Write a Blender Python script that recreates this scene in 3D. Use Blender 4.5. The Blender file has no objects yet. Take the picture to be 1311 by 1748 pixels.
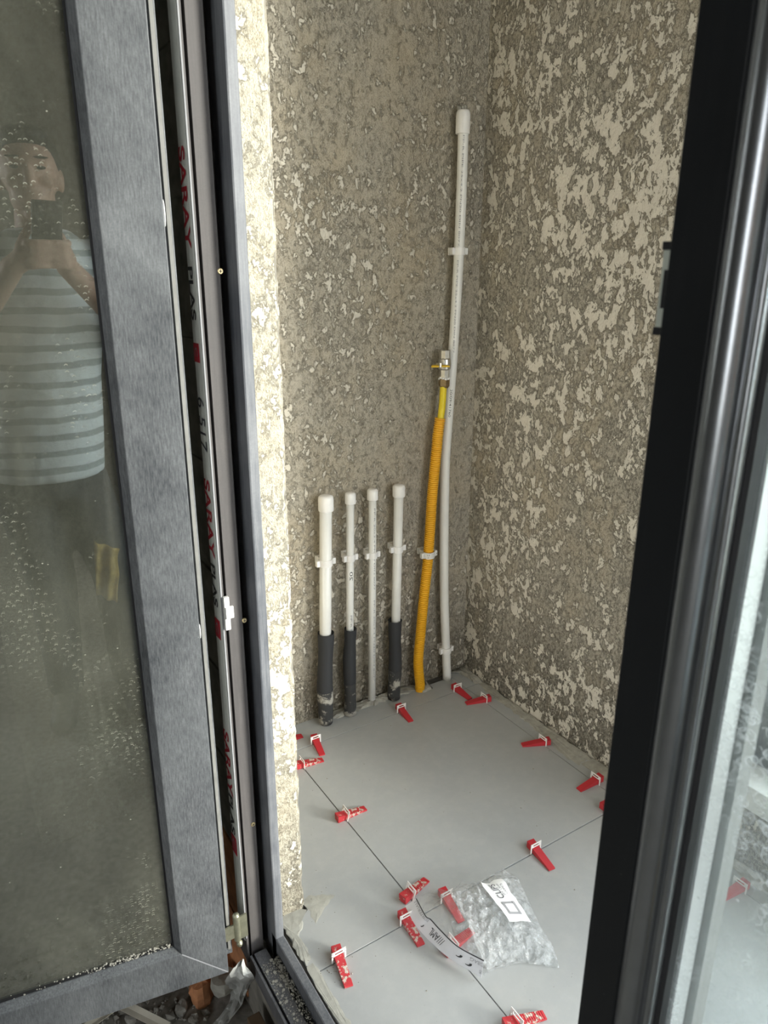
import bpy, bmesh, math, random
from mathutils import Vector, Matrix, noise
random.seed(7)
sc = bpy.context.scene
COL = sc.collection

# ------------------------------------------------------------------ camera
W, H, FPX = 1311, 1748, 1234.5
YAW, PITCH, ROLL = 0.56928, 0.318507, 0.003259
CAM = Vector((-0.6650, -0.8910, 1.2024))
_fw = Vector((math.sin(YAW)*math.cos(PITCH), math.cos(YAW)*math.cos(PITCH), -math.sin(PITCH)))
_r = Vector((math.cos(YAW), -math.sin(YAW), 0)); _u = _r.cross(_fw)
RT = _r*math.cos(ROLL)+_u*math.sin(ROLL); UP = -_r*math.sin(ROLL)+_u*math.cos(ROLL); FW = _fw
cam_data = bpy.data.cameras.new('camera'); cam = bpy.data.objects.new('camera', cam_data); COL.objects.link(cam)
cam_data.sensor_fit = 'HORIZONTAL'; cam_data.sensor_width = 36; cam_data.lens = 36*FPX/W
cam_data.clip_start = 0.01; cam_data.clip_end = 200
cam.matrix_world = Matrix(((RT.x, UP.x, -FW.x, CAM.x), (RT.y, UP.y, -FW.y, CAM.y), (RT.z, UP.z, -FW.z, CAM.z), (0, 0, 0, 1)))
cam_data.dof.use_dof = True; cam_data.dof.focus_distance = 1.75; cam_data.dof.aperture_fstop = 18
sc.camera = cam

# ------------------------------------------------------------------ sky, light, exposure
world = bpy.data.worlds.new('sky'); sc.world = world; world.use_nodes = True
bgn = world.node_tree.nodes['Background']
bgn.inputs['Color'].default_value = (0.93, 0.97, 1.0, 1); bgn.inputs['Strength'].default_value = 5.0
sun_d = bpy.data.lights.new('hazy_sun', 'SUN'); sun_d.energy = 7.0; sun_d.angle = math.radians(15); sun_d.color = (1, 0.95, 0.86)
sun = bpy.data.objects.new('hazy_sun', sun_d); COL.objects.link(sun)
sun.rotation_euler = Vector((-0.55, 0.75, -0.17)).to_track_quat('-Z', 'Y').to_euler()
def portal(loc, rot, sx, sy):
    d = bpy.data.lights.new('sky_portal', 'AREA'); d.shape = 'RECTANGLE'; d.size = sx; d.size_y = sy; d.cycles.is_portal = True
    o = bpy.data.objects.new('sky_portal', d); COL.objects.link(o); o.location = loc; o.rotation_euler = rot
portal((0.76, -0.955, 1.25), (math.pi/2, 0, math.pi/2), 1.49, 2.1)
portal((-4.28, -2.35, 1.35), (math.pi/2, 0, -math.pi/2), 1.5, 1.9)
portal((0.235, -2.26, 1.4), (math.pi/2, 0, 0), 0.85, 2.3)
vs = sc.view_settings
sc.display_settings.display_device = 'sRGB'
vs.view_transform = 'Standard'; vs.look = 'None'; vs.gamma = 1; vs.use_curve_mapping = False
vs.exposure = 0.76
sc.cycles.use_denoising = True
sc.cycles.max_bounces = 8; sc.cycles.transparent_max_bounces = 16; sc.cycles.diffuse_bounces = 4; sc.cycles.glossy_bounces = 4
sc.cycles.use_adaptive_sampling = True; sc.cycles.adaptive_threshold = 0.02

# ------------------------------------------------------------------ helpers
def ray(x, y): return FW + RT*((x-W/2)/FPX) + UP*((H/2-y)/FPX)
def hit(x, y, ax, v):                      # photo pixel -> point on the plane axis = v
    d = ray(x, y); return CAM + d*((v-CAM[ax])/d[ax])

class MB:
    """collects shapes; build() links them as one mesh object"""
    def __init__(s): s.v = []; s.f = []
    def add(s, vs_, fs): n = len(s.v); s.v += [Vector(q) for q in vs_]; s.f += [tuple(i+n for i in q) for q in fs]; return s
    def box(s, a, b):
        x0, y0, z0 = (min(a[i], b[i]) for i in range(3)); x1, y1, z1 = (max(a[i], b[i]) for i in range(3))
        return s.add([(x0,y0,z0),(x1,y0,z0),(x1,y1,z0),(x0,y1,z0),(x0,y0,z1),(x1,y0,z1),(x1,y1,z1),(x0,y1,z1)],
                     [(0,3,2,1),(4,5,6,7),(0,1,5,4),(1,2,6,5),(2,3,7,6),(3,0,4,7)])
    def loft(s, rings, cap=True, closed=True):
        n = len(rings[0]); vs_ = [p for r in rings for p in r]; fs = []
        for i in range(len(rings)-1):
            for j in range(n if closed else n-1):
                k = (j+1) % n; fs.append((i*n+j, i*n+k, (i+1)*n+k, (i+1)*n+j))
        if cap: fs.append(tuple(range(n-1, -1, -1))); fs.append(tuple((len(rings)-1)*n+j for j in range(n)))
        return s.add(vs_, fs)
    def prism(s, poly, f0, f1): return s.loft([[f0(*q) for q in poly], [f1(*q) for q in poly]])
    def tube(s, path, rad, seg=14, cap=True):
        path = [Vector(q) for q in path]; n = len(path)
        rads = rad if isinstance(rad, (list, tuple)) else [rad]*n
        rings = []; ref = None
        for i, q in enumerate(path):
            t = (path[min(i+1, n-1)]-path[max(i-1, 0)]).normalized()
            if ref is None: ref = t.orthogonal().normalized()
            ref = (ref - t*ref.dot(t)).normalized(); b = t.cross(ref)
            rings.append([q+(ref*math.cos(a)+b*math.sin(a))*rads[i] for a in (2*math.pi*k/seg for k in range(seg))])
        return s.loft(rings, cap)
    def ellipsoid(s, c, r, seg=14, rn=9, rot=None):
        c = Vector(c); vs_ = []; fs = []
        for i in range(rn+1):
            th = math.pi*i/rn
            for j in range(seg):
                a = 2*math.pi*j/seg
                q = Vector((r[0]*math.sin(th)*math.cos(a), r[1]*math.sin(th)*math.sin(a), r[2]*math.cos(th)))
                if rot: q = rot @ q
                vs_.append(c+q)
        for i in range(rn):
            for j in range(seg):
                k = (j+1) % seg; fs.append((i*seg+j, (i+1)*seg+j, (i+1)*seg+k, i*seg+k))
        return s.add(vs_, fs)
    def build(s, name, mat, parent=None, smooth=False, bevel=0, origin=None):
        me = bpy.data.meshes.new(name)
        o3 = Vector(origin) if origin is not None else Vector((0, 0, 0))
        me.from_pydata([q-o3 for q in s.v], [], s.f)
        bm = bmesh.new(); bm.from_mesh(me); bmesh.ops.remove_doubles(bm, verts=bm.verts, dist=1e-6)
        bmesh.ops.recalc_face_normals(bm, faces=bm.faces); bm.to_mesh(me); bm.free()
        me.materials.append(mat)
        if smooth:
            for q in me.polygons: q.use_smooth = True
        o = bpy.data.objects.new(name, me); COL.objects.link(o); o.location = o3
        if bevel:
            m = o.modifiers.new('bevel', 'BEVEL'); m.width = bevel; m.segments = 2; m.limit_method = 'ANGLE'
        if parent is not None: setpar(o, parent)
        return o
def setpar(o, parent):
    o.parent = parent; o.matrix_parent_inverse = Matrix.LocRotScale(parent.location, parent.rotation_euler, None).inverted() if parent.parent is None else Matrix.Identity(4)
def child_local(o, parent):           # mesh given in the parent's own coordinates
    o.parent = parent; o.matrix_parent_inverse = Matrix.Identity(4)
def tag(o, label, cat=None, group=None, kind=None):
    o['label'] = label
    if cat: o['category'] = cat
    if group: o['group'] = group
    if kind: o['kind'] = kind
    return o
def struct(o, label=None):
    o['kind'] = 'structure'
    if label: o['label'] = label
    return o
def empty(name, loc=(0, 0, 0), rz=0):
    o = bpy.data.objects.new(name, None); COL.objects.link(o); o.location = loc; o.rotation_euler = (0, 0, rz); o.empty_display_size = .05
    return o
def text_mesh(txt, bold=0.0):
    cu = bpy.data.curves.new('t', 'FONT'); cu.body = txt; cu.extrude = 0.0; cu.offset = bold
    t = bpy.data.objects.new('t', cu); COL.objects.link(t)
    bpy.context.view_layer.update()
    me = bpy.data.meshes.new_from_object(t.evaluated_get(bpy.context.evaluated_depsgraph_get()))
    bpy.data.objects.remove(t); bpy.data.curves.remove(cu)
    return me
def put_text(txt, name, mat, origin, xd, yd, w, h, parent, curve=None, bold=0.0):
    """printed text filling the rectangle origin + xd*w, yd*h"""
    me = text_mesh(txt, bold)
    xs = [v.co.x for v in me.vertices]; ys = [v.co.y for v in me.vertices]
    x0, x1, y0, y1 = min(xs), max(xs), min(ys), max(ys)
    for v in me.vertices:
        a = (v.co.x-x0)/(x1-x0)*w; b = (v.co.y-y0)/(y1-y0)*h
        v.co = curve(a, b) if curve else Vector(origin)+Vector(xd)*a+Vector(yd)*b
    me.materials.append(mat); o = bpy.data.objects.new(name, me); COL.objects.link(o)
    if parent is not None: setpar(o, parent)
    return o

# ------------------------------------------------------------------ materials
class NT:
    def __init__(s, name):
        s.m = bpy.data.materials.new(name); s.m.use_nodes = True; s.t = s.m.node_tree; s.t.nodes.clear()
        s.out = s.n('ShaderNodeOutputMaterial')
    def n(s, ty, **kw):
        nd = s.t.nodes.new(ty)
        for k, v in kw.items():
            if k.startswith('i_'):
                nd.inputs[k[2:].replace('_', ' ')].default_value = v
            else: setattr(nd, k, v)
        return nd
    def l(s, a, b): s.t.links.new(a, b)
    def coord(s): return s.n('ShaderNodeTexCoord').outputs['Object']
    def pos(s): return s.n('ShaderNodeNewGeometry').outputs['Position']
    def mapping(s, src, scale): 
        m = s.n('ShaderNodeMapping'); m.inputs['Scale'].default_value = scale; s.l(src, m.inputs['Vector']); return m.outputs[0]
    def noise(s, src, scale, detail=4, rough=.5, dist=0):
        nd = s.n('ShaderNodeTexNoise'); nd.inputs['Scale'].default_value = scale; nd.inputs['Detail'].default_value = detail
        nd.inputs['Roughness'].default_value = rough; nd.inputs['Distortion'].default_value = dist; s.l(src, nd.inputs['Vector']); return nd.outputs['Fac']
    def vor(s, src, scale, feature='F1', out='Distance', rnd=1):
        nd = s.n('ShaderNodeTexVoronoi'); nd.feature = feature; nd.inputs['Scale'].default_value = scale; nd.inputs['Randomness'].default_value = rnd; s.l(src, nd.inputs['Vector']); return nd.outputs[out]
    def ramp(s, src, *st):
        r = s.n('ShaderNodeValToRGB'); e = r.color_ramp.elements
        while len(e) < len(st): e.new(0.5)
        for k, (p, c) in enumerate(st):
            e[k].position = p; e[k].color = (c, c, c, 1) if isinstance(c, (int, float)) else (*c, 1)
        s.l(src, r.inputs['Fac']); return r.outputs['Color']
    def math(s, op, a, b=None, c=None):
        nd = s.n('ShaderNodeMath'); nd.operation = op
        for i, q in enumerate((a, b, c)):
            if q is None: continue
            if isinstance(q, (int, float)): nd.inputs[i].default_value = q
            else: s.l(q, nd.inputs[i])
        return nd.outputs[0]
    def mix(s, fac, a, b):
        nd = s.n('ShaderNodeMix'); nd.data_type = 'RGBA'
        for i, q in ((0, fac), (6, a), (7, b)):
            if isinstance(q, (int, float)): nd.inputs[i].default_value = q
            elif isinstance(q, tuple): nd.inputs[i].default_value = (*q, 1)
            else: s.l(q, nd.inputs[i])
        return nd.outputs[2]
    def bump(s, h, strength=.5, dist=.002):
        b = s.n('ShaderNodeBump'); b.inputs['Strength'].default_value = strength; b.inputs['Distance'].default_value = dist; s.l(h, b.inputs['Height']); return b.outputs[0]
    def bsdf(s, color=None, rough=.6, metal=0, normal=None, spec=.5, **kw):
        b = s.n('ShaderNodeBsdfPrincipled')
        for nm, q in (('Base Color', color), ('Roughness', rough), ('Metallic', metal), ('Specular IOR Level', spec)):
            if q is None: continue
            if isinstance(q, (int, float)): b.inputs[nm].default_value = q
            elif isinstance(q, tuple): b.inputs[nm].default_value = (*q, 1)
            else: s.l(q, b.inputs[nm])
        for k, v in kw.items(): b.inputs[k].default_value = v
        if normal is not None: s.l(normal, b.inputs['Normal'])
        return b.outputs[0]
    def mixs(s, fac, a, b):
        nd = s.n('ShaderNodeMixShader')
        if isinstance(fac, (int, float)): nd.inputs[0].default_value = fac
        else: s.l(fac, nd.inputs[0])
        s.l(a, nd.inputs[1]); s.l(b, nd.inputs[2]); return nd.outputs[0]
    def done(s, sh): s.l(sh, s.out.inputs['Surface']); return s.m

def plain(name, col, rough=.5, metal=0, var=.12, scale=40, bump=0):
    t = NT(name); p = t.pos(); nz = t.noise(p, scale, 5, .6)
    c = t.mix(t.ramp(nz, (.3, 0), (.7, 1)), tuple(q*(1-var) for q in col), tuple(min(1, q*(1+var)) for q in col))
    return t.done(t.bsdf(c, rough, metal, t.bump(nz, bump, .001) if bump else None))

def plaster(name, rough_c, flat_c, dark_c, thr=.55, scale=20, seed=0.0, relief=1.0):
    """hand-thrown cement render: grainy ground, flattened paler splats on top"""
    t = NT(name); p0 = t.pos()
    mp = t.n('ShaderNodeMapping'); mp.inputs['Location'].default_value = (seed, seed*.7, seed*1.3); mp.inputs['Scale'].default_value = (1, 1, .75); t.l(p0, mp.inputs['Vector']); p = mp.outputs[0]
    big = t.noise(p, 2.6, 3, .5)
    n1 = t.noise(p, scale, 8, .73, .25)
    m = t.math('ADD', n1, t.math('MULTIPLY', t.math('SUBTRACT', big, .5), .32))
    mask = t.ramp(m, (thr, 0), (thr+.022, 1)); soft = t.ramp(m, (thr-.03, 0), (thr+.03, 1))
    g1 = t.noise(p, 130, 5, .72); g2 = t.noise(p, 480, 3, .7)
    grain = t.math('ADD', t.math('MULTIPLY', g1, .6), t.math('MULTIPLY', g2, .4))
    pit = t.ramp(grain, (.42, 0), (.54, 1))
    rc = t.mix(pit, dark_c, rough_c)
    tint = t.noise(p, 6, 4, .55)
    rc = t.mix(t.math('MULTIPLY', t.ramp(tint, (.45, 0), (.75, 1)), .4), rc, tuple(q*f for q, f in zip(rough_c, (1.15, 1.02, .82))))
    fc = t.mix(t.noise(p, 45, 4, .6), tuple(q*.88 for q in flat_c), tuple(q*1.06 for q in flat_c))
    col = t.mix(mask, rc, fc)
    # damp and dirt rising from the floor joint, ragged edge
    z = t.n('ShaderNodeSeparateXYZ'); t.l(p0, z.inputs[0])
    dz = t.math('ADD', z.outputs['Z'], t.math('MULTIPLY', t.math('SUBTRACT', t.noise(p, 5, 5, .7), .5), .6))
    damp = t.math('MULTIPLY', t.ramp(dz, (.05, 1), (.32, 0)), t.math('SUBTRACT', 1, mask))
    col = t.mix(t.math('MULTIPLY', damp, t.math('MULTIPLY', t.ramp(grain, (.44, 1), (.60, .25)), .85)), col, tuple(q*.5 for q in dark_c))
    hgt = t.math('ADD', t.math('MULTIPLY', soft, 1.1), t.math('MULTIPLY', t.math('MULTIPLY', grain, t.math('SUBTRACT', 1.12, mask)), 3.0))
    hgt = t.math('ADD', hgt, t.math('MULTIPLY', t.noise(p, 55, 5, .65), 1.3))
    return t.done(t.bsdf(col, .92, 0, t.bump(hgt, relief, .0032), .2))

M = {}
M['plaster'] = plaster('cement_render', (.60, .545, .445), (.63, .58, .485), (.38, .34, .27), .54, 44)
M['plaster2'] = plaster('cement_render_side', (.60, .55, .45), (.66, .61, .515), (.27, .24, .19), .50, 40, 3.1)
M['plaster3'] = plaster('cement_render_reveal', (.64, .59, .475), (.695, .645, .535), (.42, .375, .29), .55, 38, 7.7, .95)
M['concrete'] = plain('rough_concrete', (.30, .29, .27), .9, 0, .25, 18, .4)
M['dark_wall'] = plain('bare_block_wall', (.21, .195, .165), .95, 0, .35, 25, .6)
M['terracotta'] = plain('fired_clay', (.50, .22, .10), .85, 0, .3, 30, .5)
M['mortar'] = plain('dried_mortar', (.34, .325, .28), .95, 0, .25, 60, .6)
M['mortar_pale'] = plain('pale_tile_mortar', (.38, .365, .315), .95, 0, .2, 50, .6)
M['smear'] = plain('thin_mortar_film', (.40, .39, .345), .9, 0, .12, 70, .2)
M['joint_screed'] = plain('open_joint_screed', (.10, .095, .085), .95, 0, .3, 40, .3)  # dark screed showing in the open tile joints

def tile_mat():
    t = NT('grey_porcelain'); p = t.pos()
    a = t.noise(p, 3.5, 6, .62, .5); b = t.noise(p, 38, 5, .65); c = t.noise(p, 210, 3, .6)
    col = t.mix(t.ramp(a, (.3, 0), (.72, 1)), (.365, .375, .378), (.42, .425, .418))
    col = t.mix(t.math('MULTIPLY', t.ramp(b, (.45, 0), (.8, 1)), .35), col, (.49, .495, .48))
    col = t.mix(t.ramp(c, (.24, .6), (.31, 0)), col, (.20, .185, .16))
    dust = t.ramp(t.noise(p, 9, 8, .72, .3), (.55, 0), (.80, 1))
    col = t.mix(t.math('MULTIPLY', dust, .28), col, (.47, .45, .395))
    rg = t.math('ADD', .36, t.math('MULTIPLY', dust, .25))
    return t.done(t.bsdf(col, rg, 0, t.bump(b, .08, .0005), .5))
M['tile'] = tile_mat()

def dusty(name, base, dust_c, lo, hi, amt, rough=.45, stretch=(60, 60, 3.0), spec=.5):
    t = NT(name); p = t.coord()
    st = t.noise(t.mapping(p, stretch), 4.0, 6, .7); cl = t.noise(p, 7, 5, .6, .4); fine = t.noise(p, 420, 3, .6)
    m = t.math('ADD', t.math('MULTIPLY', st, .55), t.math('MULTIPLY', cl, .45))
    m = t.math('MULTIPLY', t.ramp(m, (lo, 0), (hi, 1)), amt)
    sp = t.ramp(t.vor(p, 95), (.055, 1), (.085, 0)); sp = t.math('MULTIPLY', sp, t.ramp(t.noise(p, 12, 3), (.56, 0), (.66, 1)))
    m2 = t.math('MAXIMUM', t.math('MULTIPLY', m, t.math('ADD', .55, t.math('MULTIPLY', fine, .9))), t.math('MULTIPLY', sp, .75))
    col = t.mix(m2, base, dust_c)
    rg = t.math('ADD', rough, t.math('MULTIPLY', m2, .4))
    return t.done(t.bsdf(col, rg, 0, t.bump(st, .06, .0005), spec))
M['leaf_dusty'] = dusty('anthracite_profile_dusty', (.036, .039, .044), (.36, .37, .375), .36, .74, .55, .45, (110, 110, 16))
M['frame_dusty'] = dusty('anthracite_frame_dusty', (.060, .060, .068), (.42, .42, .42), .40, .78, .45, .45)
M['frame_edge'] = dusty('chalky_frame_lip', (.075, .08, .092), (.42, .42, .42), .38, .78, .5, .5)
M['rebate'] = dusty('bare_frame_rebate', (.055, .050, .050), (.17, .155, .15), .30, .75, .55, .6)
M['leaf_black'] = dusty('anthracite_profile_clean', (.012, .013, .014), (.08, .08, .08), .5, .95, .2, .45, spec=.3)
M['bead'] = plain('satin_anthracite_bead', (.36, .37, .38), .27, .85, .06, 60)
M['gasket'] = plain('black_rubber', (.012, .012, .013), .6)
M['gasket_grey'] = plain('grey_rubber_seal', (.22, .215, .20), .7)
M['film'] = plain('printed_protective_film', (.84, .85, .80), .45, 0, .06, 20)
M['white_edge'] = plain('pale_highlight_and_marks', (.30, .30, .31), .9, 0, .06)  # pale tone for the painted corner highlight, badge mark and weld seam
M['red_print'] = plain('red_print', (.50, .015, .035), .5, 0, .05)
M['black_print'] = plain('black_print', (.03, .03, .032), .5, 0, .05)
M['grey_print'] = plain('grey_print', (.30, .30, .31), .5, 0, .05)
M['ink'] = plain('marker_ink', (.05, .05, .07), .5, 0, .05)
M['zinc'] = plain('zinc_yellow_steel', (.50, .49, .36), .38, .85, .15, 90)
M['brass'] = plain('brass_screw', (.62, .50, .28), .35, .9, .1)
M['white_plastic'] = plain('white_plastic', (.78, .77, .74), .38, 0, .05)
M['latch'] = plain('pale_zinc_latch', (.60, .63, .54), .45, .2, .1)
M['pipe_white'] = plain('white_ppr_pipe', (.80, .79, .75), .34, 0, .04, 12)
M['clip_white'] = plain('white_nylon', (.84, .82, .79), .45, 0, .05)

def flecked(name, base, fleck, scale, thr, rough=.5, soft=.03, bump=.2):
    t = NT(name); p = t.coord(); n = t.noise(p, scale, 6, .7, .4)
    m = t.ramp(n, (thr, 0), (thr+soft, 1)); nb = t.noise(p, scale*.3, 3)
    b2 = t.mix(nb, tuple(q*.82 for q in base), tuple(min(1, q*1.12) for q in base))
    return t.done(t.bsdf(t.mix(m, b2, fleck), t.math('ADD', rough, t.math('MULTIPLY', m, .35)), 0, t.bump(m, bump, .0008)))
M['white_dirty'] = flecked('white_plastic_spattered', (.76, .75, .71), (.22, .19, .14), 160, .58)
M['wedge'] = flecked('red_polypropylene', (.50, .026, .036), (.55, .17, .16), 60, .74, .38)
M['wedge_dirty'] = flecked('red_polypropylene_mortared', (.48, .032, .040), (.55, .47, .40), 75, .555, .45, .05, .5)
M['foam'] = flecked('black_foam_sleeve', (.030, .031, .034), (.16, .16, .16), 45, .70, .75)
M['foam_mortar'] = flecked('foam_sleeve_caked', (.040, .040, .040), (.42, .40, .35), 22, .50, .85, .08, .7)
M['conduit'] = flecked('yellow_corrugated_conduit', (.86, .46, .020), (.56, .50, .40), 60, .66, .45)
M['gas_yellow'] = plain('yellow_gas_pipe', (.80, .62, .020), .35, 0, .05)
M['steel'] = plain('nickel_plated_brass', (.56, .54, .49), .33, .9, .12, 120)
M['nut'] = plain('old_brass_nut', (.30, .22, .12), .4, .85, .2, 120)
M['tape'] = plain('ptfe_tape', (.85, .84, .82), .6, 0, .05)
M['handle_yellow'] = plain('yellow_lever_coat', (.86, .55, .02), .4, 0, .05)
M['alu'] = plain('mill_aluminium', (.78, .78, .78), .35, .9, .05)
M['wood'] = plain('weathered_plank', (.13, .085, .05), .85, 0, .35, 9, .3)
M['pvc_strip'] = plain('cream_pvc_strip', (.62, .58, .48), .55, 0, .12, 14)
M['silver_film'] = plain('grey_crumpled_foil', (.50, .50, .47), .35, .1, .12, 20)
M['gravel'] = plain('rubble_stone', (.30, .285, .25), .95, 0, .35, 55, .4)
M['dirt'] = plain('rubble_dirt', (.24, .225, .195), .97, 0, .35, 60, .9)
M['paper'] = plain('glossy_header_card', (.72, .72, .74), .35, 0, .04, 25)
M['label_paper'] = plain('white_label_paper', (.88, .88, .88), .5, 0, .03)
M['skin'] = plain('skin', (.56, .34, .25), .5, 0, .08, 30)
M['hair'] = plain('dark_hair', (.022, .017, .014), .6, 0, .2, 200)
M['trousers'] = plain('dark_trousers', (.045, .05, .06), .85, 0, .15, 60)
M['shoe'] = plain('black_shoe', (.03, .03, .03), .5)
M['phone'] = plain('black_phone', (.012, .012, .014), .25)
M['rag'] = plain('yellow_rag', (.42, .29, .08), .9, 0, .25, 25, .4)
M['white_sill'] = flecked('white_sill_board', (.82, .82, .80), (.35, .34, .32), 70, .66)
M['ground'] = plain('ground_outside', (.34, .34, .31), .95, 0, .2, .5)

def shirt_mat():
    t = NT('striped_jersey'); p = t.pos(); z = t.n('ShaderNodeSeparateXYZ'); t.l(p, z.inputs[0])
    s = t.math('SINE', t.math('MULTIPLY', t.math('ADD', z.outputs['Z'], t.math('MULTIPLY', t.noise(p, 8, 2), .02)), 2*math.pi/.050))
    m = t.ramp(t.math('ADD', t.math('MULTIPLY', s, .5), .5), (.62, 0), (.78, 1))
    c = t.mix(m, (.84, .88, .90), (.42, .45, .47))
    return t.done(t.bsdf(c, .9, 0, t.bump(t.noise(p, 14, 3), .5, .02), .2))
M['shirt'] = shirt_mat()

def glass_mat(name, tint, dust_c, base, blotch, specks, refl, seed=0, drops=0):
    """window pane with dried dust, runs and splashes on it"""
    t = NT(name); p = t.coord()
    f = t.n('ShaderNodeLayerWeight'); f.inputs['Blend'].default_value = .5
    fr = t.math('ADD', refl, t.math('MULTIPLY', t.math('POWER', f.outputs['Facing'], 5), 1-refl))
    gl = t.n('ShaderNodeBsdfGlossy'); gl.inputs['Roughness'].default_value = 0.0; gl.inputs['Color'].default_value = (1, 1, 1, 1)
    tr = t.n('ShaderNodeBsdfTransparent'); tr.inputs['Color'].default_value = (*tint, 1)
    body = t.mixs(fr, tr.outputs[0], gl.outputs[0])
    mp = t.n('ShaderNodeMapping'); mp.inputs['Location'].default_value = (seed, seed, seed); t.l(p, mp.inputs[0]); q = mp.outputs[0]
    bl = t.ramp(t.noise(t.mapping(q, (1, 1, .45)), 5, 6, .6, .6), (.35, 0), (.75, 1))
    runs = t.ramp(t.noise(t.mapping(q, (30, 30, 1.6)), 2.0, 6, .7, .3), (.55, 0), (.75, 1))
    clus = t.ramp(t.noise(t.mapping(q, (1, 1, .6)), 9, 4, .65), (.47, 0), (.64, 1))
    d = t.vor(t.mapping(q, (1, 1, .7)), 170)
    vn = t.n('ShaderNodeTexVoronoi'); vn.inputs['Scale'].default_value = 85; t.l(q, vn.inputs['Vector'])
    sub = t.n('ShaderNodeVectorMath'); sub.operation = 'SUBTRACT'; t.l(q, sub.inputs[0]); t.l(vn.outputs['Position'], sub.inputs[1])
    sx = t.n('ShaderNodeSeparateXYZ'); t.l(sub.outputs[0], sx.inputs[0])
    hx = t.math('SQRT', t.math('ADD', t.math('MULTIPLY', sx.outputs['X'], sx.outputs['X']), t.math('MULTIPLY', sx.outputs['Z'], sx.outputs['Z'])))
    ring = t.math('MULTIPLY', t.ramp(t.math('MULTIPLY', hx, 100), (.15, 0), (.185, 1), (.225, 1), (.26, 0)), t.math('GREATER_THAN', sx.outputs['Z'], .0006))
    crumb = t.ramp(d, (.10, 1), (.16, 0))
    sp = t.math('MULTIPLY', t.math('MAXIMUM', ring, t.math('MULTIPLY', crumb, .6)), clus)
    big = t.math('MULTIPLY', t.ramp(t.vor(t.mapping(q, (1, 1, 1.5)), 55), (.05, 1), (.08, 0)), t.ramp(t.noise(q, 17, 3), (.54, 0), (.62, 1)))
    dust = t.math('ADD', base, t.math('MULTIPLY', bl, blotch)); dust = t.math('ADD', dust, t.math('MULTIPLY', runs, blotch*.5))
    dust = t.math('MAXIMUM', dust, t.math('MULTIPLY', t.math('MAXIMUM', sp, big), specks))
    if drops:
        dr = t.ramp(t.vor(q, drops), (.25, .0), (.40, .55), (.48, 0)); dust = t.math('MAXIMUM', dust, t.math('MULTIPLY', dr, clus))
    df = t.n('ShaderNodeBsdfDiffuse'); df.inputs['Color'].default_value = (*dust_c, 1)
    tl = t.n('ShaderNodeBsdfTranslucent'); tl.inputs['Color'].default_value = (*dust_c, 1)
    dd = t.mixs(.35, df.outputs[0], tl.outputs[0])
    return t.done(t.mixs(dust, body, dd))
M['glass_dirty'] = glass_mat('dust_streaked_glass', (.80, .82, .78), (.57, .56, .46), .045, .13, .85, .26, 3.3)
M['glass_back'] = glass_mat('inner_pane_glass', (.80, .83, .80), (.55, .55, .48), .01, .04, .05, .06, 5)
M['glass_right'] = glass_mat('splashed_glass', (.95, .97, .97), (.80, .82, .82), .02, .09, .5, .045, 9, 120)
M['glass_right2'] = glass_mat('outer_pane_glass', (.95, .97, .97), (.76, .78, .78), .01, .06, .25, .045, 13)
M['glass_window'] = glass_mat('window_glass', (.96, .98, .98), (.7, .75, .75), .01, .04, .1, .04, 17)

def film_mat(name, white, rough, bs):
    t = NT(name); p = t.pos()
    cr = t.n('ShaderNodeTexVoronoi'); cr.feature = 'F1'; cr.inputs['Scale'].default_value = 40; cr.inputs['Randomness'].default_value = 1
    w = t.noise(p, 16, 3, .6); wv = t.n('ShaderNodeVectorMath'); wv.operation = 'ADD'; t.l(p, wv.inputs[0]); 
    sm = t.math('MULTIPLY', w, .06); t.l(sm, wv.inputs[1]); t.l(wv.outputs[0], cr.inputs['Vector'])
    h = t.math('ADD', cr.outputs['Distance'], t.math('MULTIPLY', t.noise(p, 40, 4, .6), .8))
    nm = t.bump(h, bs, .012)
    gl = t.n('ShaderNodeBsdfGlossy'); gl.inputs['Roughness'].default_value = rough; t.l(nm, gl.inputs['Normal'])
    tr = t.n('ShaderNodeBsdfTransparent'); tr.inputs['Color'].default_value = (.97, .98, .98, 1)
    f = t.n('ShaderNodeLayerWeight'); f.inputs['Blend'].default_value = .5; t.l(nm, f.inputs['Normal'])
    fr = t.math('ADD', .05, t.math('MULTIPLY', t.math('POWER', f.outputs['Facing'], 3), .55))
    df = t.n('ShaderNodeBsdfDiffuse'); df.inputs['Color'].default_value = (.85, .87, .88, 1); t.l(nm, df.inputs['Normal'])
    tl = t.n('ShaderNodeBsdfTranslucent'); tl.inputs['Color'].default_value = (.85, .87, .88, 1)
    cre = t.ramp(t.noise(p, 60, 5, .7, .8), (.45, 0), (.75, 1))
    milk = t.math('ADD', white, t.math('MULTIPLY', cre, white*1.2))
    return t.done(t.mixs(milk, t.mixs(fr, tr.outputs[0], gl.outputs[0]), t.mixs(.4, df.outputs[0], tl.outputs[0])))
M['bag'] = film_mat('crumpled_polythene', .22, .09, 1.0)
M['bag_thin'] = film_mat('thin_polythene', .10, .15, .5)

# ================================================================== THE SETTING
XR, YB, XI = 0.66, 0.705, -0.19         # right wall, pipe wall, inner face of the door wall
XO = -0.3245                             # room face of the door frame
YL, ZL = 0.08, 0.028                     # lip of the left jamb, lip of the sill
YRJ = -1.345                             # right jamb lip
ZT = 2.22                                # top of the door frame
YE = -2.2                                # open far end of the balcony
ZR = -0.20                               # rubble floor of the room
ZC = 2.62

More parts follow.
